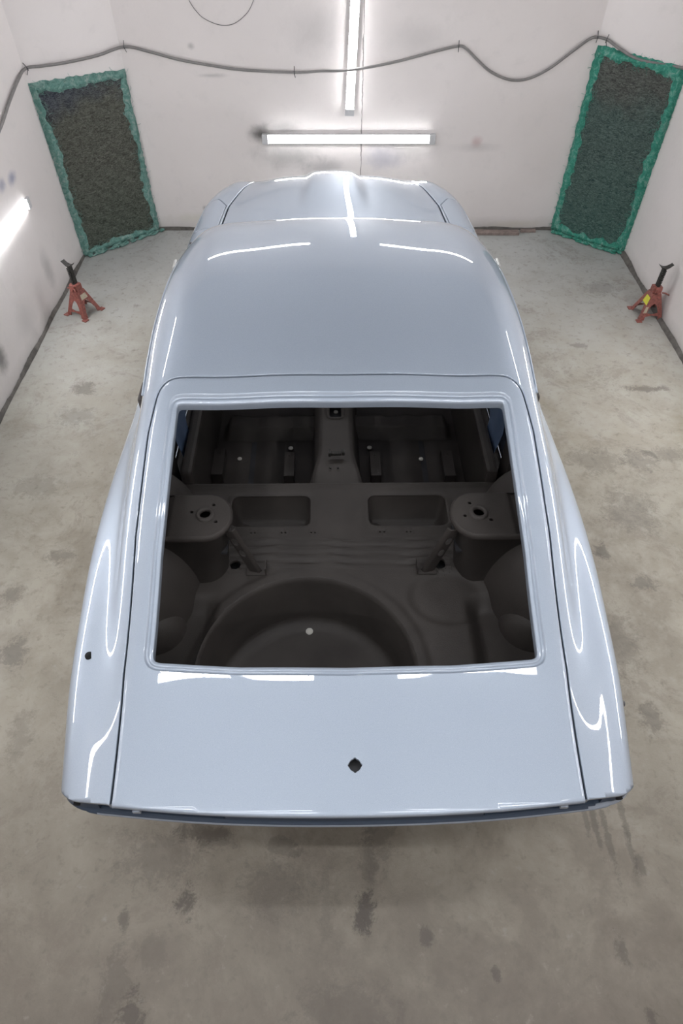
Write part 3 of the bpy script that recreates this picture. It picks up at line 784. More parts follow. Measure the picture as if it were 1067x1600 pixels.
# plan outlines
TAILY = lambda x: 0.452 + 0.052 * (np.abs(x) / 0.75) ** 2.2 + 0.05 * np.clip((np.abs(x) - 0.70) / 0.09, 0, 1) ** 2
NOSEY = lambda x: 4.185 - 0.07 * (np.abs(x) / 0.60) ** 2.4
def side_x(y): return np.interp(y, [.2, .5, .83, 1.2, 1.5, 1.664], [.600, .612, .634, .633, .612, .578])
ys_ = [0.2, .35, .5, .65, .83, 1.0, 1.2, 1.35, 1.5]
right = [(float(side_x(y)), y) for y in ys_]
hatch_core = [(-x, y) for x, y in right] + [(-.580, 1.668), (-.35, 1.667), (0, 1.663), (.35, 1.667), (.580, 1.668)] + right[::-1]
HATCH = round_poly(hatch_core, [0] * 9 + [.075, 0, 0, 0, .075] + [0] * 9)
def grow(poly, d):
    """offset a closed polygon outward by d"""
    P = np.array(poly, float); n = len(P); area = 0.5 * sum(P[i][0] * P[(i + 1) % n][1] - P[(i + 1) % n][0] * P[i][1] for i in range(n)); s = 1 if area > 0 else -1
    out = []
    for i in range(n):
        a = P[i] - P[i - 1]; b = P[(i + 1) % n] - P[i]; a /= np.linalg.norm(a) + 1e-12; b /= np.linalg.norm(b) + 1e-12
        na = np.array([a[1], -a[0]]) * s; nb = np.array([b[1], -b[0]]) * s; m_ = na + nb; m_ /= max(0.3, 0.5 * m_.dot(m_)) 
        out.append(P[i] + m_ * d)
    return np.array(out)
# tailgate window: outer rebate line
APO = resample(round_poly([(-.583, 0.832), (-.30, 0.812), (0, 0.806), (.30, 0.812), (.583, 0.832), (.578, 1.15), (.548, 1.612), (.28, 1.608), (0, 1.604), (-.28, 1.608), (-.548, 1.612), (-.578, 1.15)],
                          [.055, 0, 0, 0, .055, 0, .045, 0, 0, 0, .045, 0]), 0.018)
hx = [3.235, 3.6, 3.9, 4.15, 4.5]; hw_ = [.600, .585, .532, .482, .44]
HOOD = round_poly([(-b, a) for a, b in zip(hx, hw_)] + [(b, a) for a, b in list(zip(hx, hw_))[::-1]], [.05, 0, 0, 0, 0, 0, 0, 0, 0, .05])
SCREEN = round_poly([(-.60, 3.19), (-.50, 2.775), (0, 2.80), (.50, 2.775), (.60, 3.19), (0, 3.22)], [.05, .05, 0, .05, .05, 0])
DOORWIN = round_poly([(2.02, .905), (2.06, 1.105), (2.45, 1.118), (2.66, 1.085), (3.06, .895)], [.03, .04, 0, .04, .02])
QWIN = round_poly([(1.62, .945), (1.70, 1.045), (1.96, 1.105), (1.965, .915)], [.03, .04, .03, .03])
DOOR = round_poly([(1.99, .885), (1.99, .62), (2.10, .26), (3.10, .25), (3.14, .60), (3.14, .875)], [.01, .1, .10, .06, 0, .02])
def seal(poly, X, Y): return sdpoly(poly, X, Y)
GAP = 0.0043
HGAP = 0.0062
up = lambda z, y: z > 0.0
def not_tail(x, y, z): return TAILY(x) - y
def not_nose(x, y, z): return y - NOSEY(x)
V1, F1 = clip(V0, F0, not_tail); V1, F1 = clip(V1, F1, not_nose)
V1, F1 = clip(V1, F1, lambda x, y, z: np.where(z < .67, TAILY(x) + (.67 - z) * .5 - y, -1))
upper = lambda x, y, z: np.where((z > 0.60) & (np.abs(x) < 0.70), 0, 1)
# body minus everything
def keep_body(x, y, z):
    d = np.full(x.shape, -1e3)
    top = (z > 0.62)
    d = np.maximum(d, np.where(top, -sdpoly(HATCH, x, y) + GAP, -1e3))
    return d
V2, F2 = clip(V1, F1, keep_body)
V2, F2 = clip(V2, F2, lambda x, y, z: np.where(z > 0.6, -sdpoly(HOOD, x, y) + HGAP, -1))
V2, F2 = clip(V2, F2, lambda x, y, z: np.where(z > 0.6, -sdpoly(SCREEN, x, y), -1))
V2, F2 = clip(V2, F2, lambda x, y, z: np.where(np.abs(x) > .55, -sdpoly(DOORWIN, y, z), -1))
V2, F2 = clip(V2, F2, lambda x, y, z: np.where(np.abs(x) > .55, -sdpoly(QWIN, y, z), -1))
arch = lambda x, y, z: np.where(np.abs(x) > .55, np.maximum(.335 - np.hypot(y - 1.48, z - .30), .335 - np.hypot(y - 3.72, z - .30)), -1)
V2, F2 = clip(V2, F2, arch)
AH = (-.762, .905, ztop(-.762, .905))
Vd, Fd = clip(V2, F2, lambda x, y, z: np.where(np.abs(x) > .55, sdpoly(DOOR, y, z) + GAP, 1))
V2, F2 = clip(V2, F2, lambda x, y, z: np.where(np.abs(x) > .55, -sdpoly(DOOR, y, z) + GAP, -1))
Vf, Ff = clip(V2, F2, lambda x, y, z: np.maximum(3.145 - y, -1 + 0 * y) + np.where(np.abs(x) < .0, 1, 0))
V2, F2 = clip(V2, F2, lambda x, y, z: y - 3.142)
ROLL = [(.0010, .0006), (.0016, .0025), (.0016, .022)]
near_seam = lambda v: v.z > .6 and abs(float(sdpoly(HATCH, np.array([v.x]), np.array([v.y]))[0])) < GAP * 2.2
near_hood = lambda v: v.z > .6 and abs(float(sdpoly(HOOD, np.array([v.x]), np.array([v.y]))[0])) < HGAP * 1.7
tail_edge = lambda v: v.z > .56 and abs(float(TAILY(v.x)) - v.y) < .002
V2s, F2s = skirt(V2, F2, ROLL, near_seam)
cobj('roof_and_quarter_panel', V2s, F2s, PAINT, solid=.0035, inner=BLACK)
# inspection lids on the wings
LID = round_poly([(.615, 3.33), (.60, 3.62), (.655, 3.72) , (.725, 3.70), (.745, 3.33)], [.01, .01, .03, .02, .01])
for s, nm in ((-1, 'l'), (1, 'r')):
    v, f = clip(Vf, Ff, lambda x, y, z: -x * s + 0.0)
    sd_ = lambda x, y, z: np.where(z > .6, sdpoly(LID, x * s, y), 1)
    vl, fl = clip(v, f, lambda x, y, z: sd_(x, y, z) + GAP * .8)
    v, f = clip(v, f, lambda x, y, z: np.where(z > .6, -sdpoly(LID, x * s, y) + GAP * .8, -1))
    v, f = skirt(v, f, ROLL, lambda q: near_hood(q) or abs(float(sdpoly(LID, np.array([q.x * s]), np.array([q.y]))[0])) < .006)
    wing = cobj('front_wing', v, f, PAINT, solid=.0035, inner=BLACK)
    vl, fl = skirt(vl, fl, ROLL)
    cobj('inspection_lid', vl, fl, PAINT)
    vd, fd = clip(Vd, Fd, lambda x, y, z: -x * s)
    door = cobj('door', vd, fd, PAINT, solid=.0035)
    # inner door skin with service openings
    def inner(yy, zz): return s * (0.700 - 0.02 * max(0, (zz - .62) / .28))
    ow = [round_poly([(2.16, .66), (2.13, .85), (2.42, .85), (2.40, .66)], .03), round_poly([(2.48, .62), (2.50, .85), (2.88, .84), (2.88, .62)], .04), round_poly([(2.2, .38), (2.18, .58), (2.42, .57), (2.44, .36)], .04)]
    gy_, gz_ = np.arange(2.00, 3.13, .02), np.arange(.28, .885, .02)
    Vi = [(inner(a, b), a, b) for a in gy_ for b in gz_]; nz_ = len(gz_)
    Fi = [(i * nz_ + k, (i + 1) * nz_ + k, (i + 1) * nz_ + k + 1, i * nz_ + k + 1) for i in range(len(gy_) - 1) for k in range(nz_ - 1)]
    Vi, Fi = clip(Vi, Fi, lambda x, y, z: sdpoly(grow(DOOR, -.012), y, z))
    for op in ow: Vi, Fi = clip(Vi, Fi, lambda x, y, z, op=op: -sdpoly(op, y, z))
    Vi = [(p[0] - s * (0.012 * min(1, max(0, -(float(sdpoly(DOOR, np.array([p[1]]), np.array([p[2]]))[0]) + .05)) / .03)), p[1], p[2]) for p in Vi]
    di = cobj('inner_skin', Vi, Fi, JAMB, door, solid=.002)
    # parts under the door keep the root frame because the door itself sits at the root origin
    bm = bmesh.new(); box(bm, (s * .742, 2.06, .70), (.02, .05, .07), bev=.004); cbobj('door_latch', bm, BARE, door)
# bonnet
Vh, Fh = clip(V1, F1, lambda x, y, z: np.where(z > .6, sdpoly(HOOD, x, y) + HGAP, 1))
Vh, Fh = skirt(Vh, Fh, ROLL)
cobj('bonnet', Vh, Fh, PAINT)
# nose: panel falling from the bonnet edge with grille opening
prof = [(0, 0), (.010, -.006), (.014, -.020), (.008, -.05), (-.03, -.06), (-.03, -.17), (.0, -.19), (.01, -.30), (-.03, -.40)]
V = []; F = []; xs = np.linspace(-.66, .66, 90)
for x in xs:
    y = float(NOSEY(x)); z = ztop(x, min(y, 4.3))
    for a, b in prof: V.append((x, y + a, z + b - .001))
for i in range(len(xs) - 1):
    for k in range(len(prof) - 1): F.append((i * 9 + k, i * 9 + k + 1, (i + 1) * 9 + k + 1, (i + 1) * 9 + k))
cobj('nose_panel', V, F, PAINT)

# tailgate
Vt, Ft = clip(V1, F1, lambda x, y, z: np.where(z > .60, sdpoly(HATCH, x, y) + GAP, 1))
Vt, Ft = clip(Vt, Ft, lambda x, y, z: -sdpoly(APO, x, y))
BC = np.array([0.012 + .006, 0.572])
bad = [(BC[0] + math.cos(a) * r, BC[1] + math.sin(a) * r) for a, r in [(2 * math.pi * k / 48, .0170 + .0025 * (1 if k % 12 in (0, 11, 1) else 0)) for k in range(48)]]
Vt, Ft = refine(Vt, Ft, (BC[0], BC[1], ztop(*BC)), .036, 3)
Vt, Ft = clip(Vt, Ft, lambda x, y, z: -sdpoly(bad, x, y))
on_ap = lambda v: abs(float(sdpoly(APO, np.array([v.x]), np.array([v.y]))[0])) < .001
Vt, Ft = skirt(Vt, Ft, ROLL, near_seam)
Vt, Ft = skirt(Vt, Ft, [(.001, .002), (.001, .008)], lambda v: abs(float(sdpoly(bad, np.array([v.x]), np.array([v.y]))[0])) < .002)
Vt, Ft = skirt(Vt, Ft, [(.003, .002), (.005, .007), (.004, .016), (-.004, .022)], lambda v: abs(float(TAILY(v.x)) - v.y) < .002)
hatch = cobj('tailgate', Vt, Ft, PAINT)
# glazing rebate: swept frame round the opening
prof = [(0, 0), (-.0025, -.0012), (-.005, -.006), (-.007, -.0085), (-.0125, -.0095), (-.0145, -.0065), (-.017, -.0060), (-.0245, -.0085), (-.0265, -.0105), (-.0275, -.016), (-.0275, -.034)]
V = []; F = []; K = len(APO); ofs = [grow(APO, p[0]) for p in prof]
for i in range(K):
    for q, p in enumerate(prof):
        x, y = ofs[q][i]; x0, y0 = APO[i]
        V.append((x, y, ztop(x, y) + p[1]))
m_ = len(prof)
for i in range(K):
    j = (i + 1) % K
    for k in range(m_ - 1): F.append((i * m_ + k, j * m_ + k, j * m_ + k + 1, i * m_ + k + 1))
frame = cobj('window_rebate', V, F, PAINT, hatch)
# inner frame of the tailgate, under the rebate
V = []; F = []; prof2 = [(-.0265, -.034), (.012, -.045), (.012, -.014)]
o2 = [grow(APO, p[0]) for p in prof2]
for i in range(K):
    for q, p in enumerate(prof2): x, y = o2[q][i]; V.append((x, y, ztop(x, y) + p[1]))
for i in range(K):
    j = (i + 1) % K
    for k in range(2): F.append((i * 3 + k, j * 3 + k, j * 3 + k + 1, i * 3 + k + 1))
cobj('inner_frame', V, F, BLACK, hatch)
# gutter under the tailgate seam, near-black to paint in the gap's shade
HR = resample(HATCH, .02); HR = [p for p in HR if p[1] > .47]
V = []; F = []
g1 = grow(resample(HATCH, .02), .012); g2 = grow(resample(HATCH, .02), -.012); idx = [i for i, p in enumerate(resample(HATCH, .02)) if p[1] > .50]
for n_, i in enumerate(idx):
    for g in (g1, g2): x, y = g[i]; V.append((x, y, ztop(x, y) - .021))
# keep the run in order starting after the tail gap
order = sorted(range(len(idx)), key=lambda q: idx[q])
for a in range(len(order) - 1):
    i, j = order[a], order[a + 1]
    if idx[j] - idx[i] == 1: F.append((2 * i, 2 * j, 2 * j + 1, 2 * i + 1))
DGUT = simple('seam_gap_shade', (0.012, 0.02, 0.03), 0.7)
cobj('seam_gutter', V, F, DGUT, smooth=False)
# badge hole darkness: small plate below
bm = bmesh.new(); box(bm, (BC[0], BC[1], .742), (.10, .08, .004)); cbobj('badge_hole_dark_plate', bm, DARKM, hatch)
# channel behind the bonnet and wing seams, gap shade painted in likewise
yy = np.linspace(3.16, 4.16, 40)
for s in (-1, 1):
    V = []; F = []; o_ = 0
    for y in yy:
        x = float(np.interp(y, hx, hw_))
        for dx in (-.012, .012): V.append((s * (x + dx), y, ztop(x, y) - .021))
    for i in range(len(yy) - 1): F.append((o_ + 2 * i, o_ + 2 * i + 1, o_ + 2 * i + 3, o_ + 2 * i + 2))
    cobj('bonnet_channel', V, F, DGUT, smooth=False)
# cowl under the screen
bm = bmesh.new(); box(bm, (0, 3.22, .845), (1.2, .12, .05), bev=.01); cbobj('cowl', bm, PAINT)

# tail panel below the boot edge, with lamp slots and lip
TP = [(0, 0), (-.001, -.005), (.004, -.010), (.010, -.015), (.010, -.024), (.004, -.068), (.001, -.076), (-.004, -.080), (-.007, -.085), (-.006, -.091), (.002, -.096), (.05, -.17), (.09, -.28), (.14, -.38)]
def tailpt(x, a, b):
    y = float(TAILY(x)); z = ztop(x, y + .004)
    return (x, y + a, z + b)
xs = np.concatenate([np.linspace(-.765, -.70, 10), np.linspace(-.69, .69, 140), np.linspace(.70, .765, 10)])
SLOT = [(-.66, -.325), (.355, .67)]
def build_strip(k0, k1, skip=False):
    V = []; F = []; n = k1 - k0 + 1
    for x in xs:
        t = 1.0 if abs(x) < .66 else max(.6, 1 - (abs(x) - .66) / .2)
        for a, b in TP[k0:k1 + 1]: V.append(tailpt(x, a * (1 if abs(x) < .7 else .6), b * t))
    for i in range(len(xs) - 1):
        xm = (xs[i] + xs[i + 1]) / 2
        for k in range(n - 1):
            if skip and any(a < xm < b for a, b in SLOT) and 4 <= k + k0 <= 4: continue
            F.append((i * n + k, i * n + k + 1, (i + 1) * n + k + 1, (i + 1) * n + k))
    return V, F
TAILBLUE = PAINT
V, F = build_strip(0, len(TP) - 1, True)
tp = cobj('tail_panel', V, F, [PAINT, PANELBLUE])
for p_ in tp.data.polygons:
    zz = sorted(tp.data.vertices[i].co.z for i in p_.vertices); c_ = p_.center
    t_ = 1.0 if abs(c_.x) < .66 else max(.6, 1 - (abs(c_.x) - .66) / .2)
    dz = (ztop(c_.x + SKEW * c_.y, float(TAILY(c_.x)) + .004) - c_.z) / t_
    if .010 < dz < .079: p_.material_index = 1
for a, b in SLOT:
    # recessed lamp box, its shade painted dark: back wall, floor and bright seam flange
    V = []; F = []; xx = np.linspace(a, b, 24)
    pr = [(.010, -.024), (.055, -.026), (.055, -.066), (.004, -.068)]
    for x in xx:
        t = 1.0 if abs(x) < .66 else max(.6, 1 - (abs(x) - .66) / .2)
        for p, q in pr: V.append(tailpt(x, p, q * t))
    for i in range(23):
        for k in range(3): F.append((i * 4 + k, i * 4 + k + 1, (i + 1) * 4 + k + 1, (i + 1) * 4 + k))
    F += [(0, 1, 2, 3), tuple(92 + k for k in (3, 2, 1, 0))]
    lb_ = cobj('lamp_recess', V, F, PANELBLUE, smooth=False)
    pts_ = [tailpt(x, .010, -.040) for x in (xx[6:-1] if a < 0 and b < 0 else xx[1:-6])] if b < 0 else [tailpt(x, .010, -.040) for x in xx[1:-6]]
    V, F = tube(pts_, .0048, 6); cobj('lamp_flange', V, F, BARE)
    xb = (a + b) / 2 + (-.06 if a < 0 else .05); px_ = tailpt(xb, .004, -.045)
    bm = bmesh.new(); box(bm, px_, (.022, .014, .016), bev=.003); cbobj('lamp_bracket', bm, PAINT)
for x in (-.088, .11):
    V, F = tube([tailpt(x, .022, -.038), tailpt(x, .006, -.044)], .0045, 10); cobj('panel_bolt', V, F, DARKM)
V, F = tube([(AH[0] - .001, AH[1], AH[2] - .006), (AH[0] - .0, AH[1], AH[2] + .0022)], .0125, 20); cobj('aerial_hole_dark_disc', V, F, HOLE)  # near-black disc on the skin paints in the dark of a hole
for s_ in (-1, 1):
    q_ = tailpt(s_ * .715, .001, -.030); V, F = tube([(q_[0], q_[1] - .003, q_[2]), (q_[0], q_[1] + .01, q_[2])], .009, 12); cobj('corner_hole_dark_disc', V, F, HOLE)  # black disc again in place of a shaded hole
# side marker on the right quarter
V, F = tube([(.826, .80, .63), (.848, .80, .625), (.852, .80, .624)], [.010, .010, .004], 10); cobj('side_marker', V, F, DARKM)
# drip rails
for s in (-1, 1):
    pts_ = []
    for y in np.linspace(1.70, 2.80, 30):
        x = float(curve([k[3][0] for k in KEYS], y)[0]) + .012; z = float(curve([k[3][1] for k in KEYS], y)[0]) - .022
        pts_.append((s * x, y, z))
    V, F = tube(pts_, .006, 6); cobj('drip_rail', V, F, PAINT)
    bm = bmesh.new(); box(bm, (s * (.662), 2.47, 1.135), (.014, .06, .028), bev=.004); cbobj('mirror_bracket', bm, BARE)

# ------------------------------------------------------------------ interior
def gridsurf(x0, x1, y0, y1, st, zf):
    nx = max(2, int(round((x1 - x0) / st))); ny = max(2, int(round((y1 - y0) / st)))
    V = [(x0 + (x1 - x0) * i / nx, y0 + (y1 - y0) * j / ny, 0) for j in range(ny + 1) for i in range(nx + 1)]
    A = np.array(V); A[:, 2] = zf(A[:, 0], A[:, 1])
    F = [(j * (nx + 1) + i, j * (nx + 1) + i + 1, (j + 1) * (nx + 1) + i + 1, (j + 1) * (nx + 1) + i) for j in range(ny) for i in range(nx)]
    return A, F
def sst(a, b, v): t = np.clip((v - a) / (b - a), 0, 1); return t * t * (3 - 2 * t)
WC = (-.130, 1.000); WR = .385
DECK = .45
BINS = [round_poly([(-.455, 1.640), (-.455, 1.806), (-.125, 1.806), (-.125, 1.640)], .035), round_poly([(.118, 1.640), (.118, 1.806), (.445, 1.806), (.445, 1.640)], .035)]
def deckz(x, y):
    z = np.full(x.shape, DECK)
    # waviness and pressed ribs ahead of the wheel well
    m1 = sst(1.43, 1.45, y) * (1 - sst(1.585, 1.60, y)) * (1 - sst(.40, .47, np.abs(x + .01)))
    z += m1 * (.0075 * np.sin(y * 2 * math.pi / .040 + 1.0 + 1.3 * np.sin(x * 5)) + .004 * np.sin(y * 170 + 5 * np.sin(x * 9)))
    # raised rim of the wheel well and flats
    r = np.hypot(x - WC[0], y - WC[1])
    z += .010 * sst(WR + .055, WR + .03, r) if False else .010 * (1 - sst(WR + .03, WR + .055, r))
    # dished side wells
    z -= .05 * sst(.45, .52, np.abs(x)) * (1 - sst(1.25, 1.33, y))
    z -= .012 * (1 - sst(.10, .13, np.hypot((x - .40) * .8, y - 1.30)))
    # soft lip round the bins and front roll
    for b in BINS:
        d = sdpoly(b, x, y); z += .006 * (1 - sst(.012, .026, d))
    z += .010 * sst(1.855, 1.87, y) - .02 * sst(1.875, 1.89, y)
    return z
V, F = gridsurf(-.84, .84, .60, 1.89, .010, deckz)
V, F = clip(V, F, lambda x, y, z: np.abs(x) - np.interp(y, [.56, .70, 1.1, 1.3], [.64, .70, .76, .84]))
V, F = clip(V, F, lambda x, y, z: WR - np.hypot(x - WC[0], y - WC[1]))
for b in BINS: V, F = clip(V, F, lambda x, y, z, b=b: -sdpoly(b, x, y))
for (hx_, hy_, hr_) in ((-.415, 1.455, .022), (.385, 1.452, .024)):
    V, F = clip(V, F, lambda x, y, z: hr_ - np.hypot(x - hx_, y - hy_))
for hx_, hy_ in ((-.415, 1.455), (.385, 1.452)): V, F = refine(V, F, (hx_, hy_, DECK), .05, 1)
for xx in [(-.35, -.34), (-.365, 0), (-.24, 0), (-.225, 0), (-.12, 0), (-.105, 0), (.16, 0), (.178, 0), (.27, 0), (.285, 0)]:
    V, F = refine(V, F, (xx[0], 1.612, DECK), .014, 2)
    V, F = clip(V, F, lambda x, y, z: .0038 - np.hypot(x - xx[0], y - 1.612))
V, F = skirt(V, F, [(-.001, .003), (-.001, .012)], lambda v: v.y > .6 and abs(v.x) < .8)
deck = cobj('cargo_floor', V, F, BLACK)
# spare wheel well
V = []; F = []; n = 72; rings = [(WR + .002, .462), (WR - .004, .456), (WR - .010, .44), (WR - .018, .21), (WR - .034, .182), (.30, .176), (.20, .175), (.12, .175), (.05, .175), (.018, .175)]
for r, z in rings:
    for k in range(n): a = 2 * math.pi * k / n; V.append((WC[0] + r * math.cos(a), WC[1] + r * math.sin(a), z))
for i in range(len(rings) - 1):
    for k in range(n): F.append((i * n + k, i * n + (k + 1) % n, (i + 1) * n + (k + 1) % n, (i + 1) * n + k))
F.append(tuple((len(rings) - 1) * n + k for k in range(n)))
well = cobj('spare_wheel_well', V, F, BLACK)
def disc(name, x, y, z, r, m, parent):
    V, F = tube([(x, y, z - .003), (x, y, z + .002), (x, y, z + .003)], [r, r, r * .85], 20); return cobj(name, V, F, m, parent)
bm = bmesh.new(); box(bm, (-.42, 1.49, .38), (.14, .16, .004)); cbobj('deck_hole_baffle', bm, DARKM)  # unseen plate added so no lit floor shows through the deck hole
bm = bmesh.new(); box(bm, (.39, 1.49, .38), (.14, .16, .004)); cbobj('deck_hole_baffle', bm, DARKM)  # same added plate under the right hole
disc('drain_plug', -.134, 1.312, .177, .0150, PLUG, well)
# tool bins
for b in BINS:
    P = resample(b, .02); V = []; F = []; K = len(P)
    for off, z in ((.002, DECK + .004), (0, DECK - .01), (-.01, DECK - .13), (-.03, DECK - .145)):
        g = grow(P, off); V += [(p[0], p[1], z) for p in g]
    for q in range(3):
        for k in range(K): F.append((q * K + k, q * K + (k + 1) % K, (q + 1) * K + (k + 1) % K, (q + 1) * K + k))
    F.append(tuple(3 * K + k for k in range(K)))
    cobj('tool_bin', V, F, BLACK)
# bulkhead ahead of the deck, front floor with pressings
def floorz(x, y):
    z = np.full(x.shape, .150)
    ax = np.abs(x + .0)
    z += .07 * sst(2.47, 2.49, y) * (1 - sst(2.585, 2.605, y)) * (1 - sst(.56, .60, ax))          # seat cross member
    z += .010 * sst(2.30, 2.32, y) * (1 - sst(2.58, 2.6, y)) * sst(.36, .37, ax) * (1 - sst(.48, .49, ax)) * 0
    z += .006 * np.sin(ax * 2 * math.pi / .16) * sst(2.0, 2.05, y) * (1 - sst(2.6, 2.64, y)) * sst(.2, .25, ax) * (1 - sst(.5, .55, ax))
    z += .10 * sst(.66, .72, ax)                                                                     # sill
    return z
V, F = gridsurf(-.83, .83, 1.86, 3.20, .014, floorz); cobj('front_floor', V, F, BLACK)
V = [(-.83, 1.872, .14), (.83, 1.872, .14), (.83, 1.884, DECK - .006), (-.83, 1.884, DECK - .006), (-.83, 1.86, .14), (.83, 1.86, .14), (.83, 1.868, DECK - .012), (-.83, 1.868, DECK - .012)]
cobj('seat_bulkhead', V, [(0, 1, 2, 3), (7, 6, 5, 4), (3, 2, 6, 7), (0, 3, 7, 4), (1, 5, 6, 2), (0, 4, 5, 1)], BLACK, smooth=False)
# transmission tunnel
V = []; F = []; ty = np.linspace(1.88, 3.2, 60); nn = 15
for y in ty:
    t = float(sst(2.15, 1.92, np.array(y))) if False else float(1 - sst(1.95, 2.22, np.array(y)))
    wt = .078 + .030 * t; wb = wt + .045 + .02 * t; zt = .36 + .03 * t
    sec = [(-wb, .14), (-wb + .005, .17), (-wt - .012, zt - .05), (-wt - .004, zt - .018), (-wt + .014, zt - .003), (-wt * .5, zt + .001), (-.01, zt + .002), (0, zt + .002), (.01, zt + .002), (wt * .5, zt + .001), (wt - .014, zt - .003), (wt + .004, zt - .018), (wt + .012, zt - .05), (wb - .005, .17), (wb, .14)]
    for x, z in sec: V.append((x - .012, y, z))
for i in range(len(ty) - 1):
    for k in range(nn - 1): F.append((i * nn + k, i * nn + k + 1, (i + 1) * nn + k + 1, (i + 1) * nn + k))
SH = round_poly([(-.040, 2.41), (-.040, 2.55), (.018, 2.55), (.018, 2.41)], .016)
# refine then cut the gear lever opening
bmT = bmesh.new(); vs_ = [bmT.verts.new(v) for v in V]; [bmT.faces.new([vs_[i] for i in f]) for f in F]
bmesh.ops.subdivide_edges(bmT, edges=[e for e in bmT.edges], cuts=2, use_grid_fill=True)
V = [tuple(v.co) for v in bmT.verts]; bmT.verts.index_update(); F = [tuple(v.index for v in f.verts) for f in bmT.faces]; bmT.free()
V, F = clip(V, F, lambda x, y, z: np.where(z > .3, -sdpoly(SH, x, y), -1))
V, F = skirt(V, F, [(0, .002), (0, .02)], lambda v: abs(float(sdpoly(SH, np.array([v.x]), np.array([v.y]))[0])) < .003)
tun = cobj('transmission_tunnel', V, F, BLACK)
P = resample(SH, .012); V = []; F = []; K = len(P)
for off, z in ((.0, .362), (.006, .368), (.013, .3685), (.016, .362)): V += [(p[0], p[1], z) for p in grow(P, off)]
for q in range(3):
    for k in range(K): F.append((q * K + k, q * K + (k + 1) % K, (q + 1) * K + (k + 1) % K, (q + 1) * K + k))
cobj('gear_lever_rim', V, F, BLACK, tun)
bm = bmesh.new(); box(bm, (-.012, 2.48, .30), (.10, .2, .004)); cbobj('tunnel_baffle', bm, DARKM, tun)
disc('tunnel_plug', -.008, 2.515, .305, .012, PLUG, tun)
bm = bmesh.new(); box(bm, (-.012, 2.12, .398), (.05, .022, .014), bev=.003); box(bm, (-.042, 2.12, .402), (.012, .034, .022), bev=.003); box(bm, (.022, 2.125, .402), (.014, .03, .02), bev=.003)
cbobj('handbrake_bracket', bm, IRON, tun)
disc('tunnel_stud', -.04, 2.03, .394, .005, IRON, tun); disc('tunnel_stud', -.005, 2.03, .394, .005, IRON, tun)
# seat rail brackets
for (x, y, w_, l_) in ((-.60, 2.26, .055, .18), (-.245, 2.24, .05, .17), (.185, 2.24, .05, .17), (.55, 2.24, .055, .18)):
    bm = bmesh.new()
    box(bm, (x, y, .205), (w_, l_, .008), bev=.003); box(bm, (x - w_ / 2 + .002, y, .18), (.004, l_, .06)); box(bm, (x + w_ / 2 - .002, y, .18), (.004, l_, .06))
    box(bm, (x, y - l_ / 2 + .002, .18), (w_, .004, .05)); box(bm, (x, y + .06, .2105), (.012, .012, .004), bev=.001)
    cbobj('seat_bracket', bm, BLACK)
for (x, y, z, r) in ((-.505, 2.325, .160, .0115), (-.245, 2.40, .160, .0125), (.165, 2.40, .160, .0125), (.425, 2.315, .160, .0115)):
    disc('floor_plug', x, y, z, r, PLUG, car)
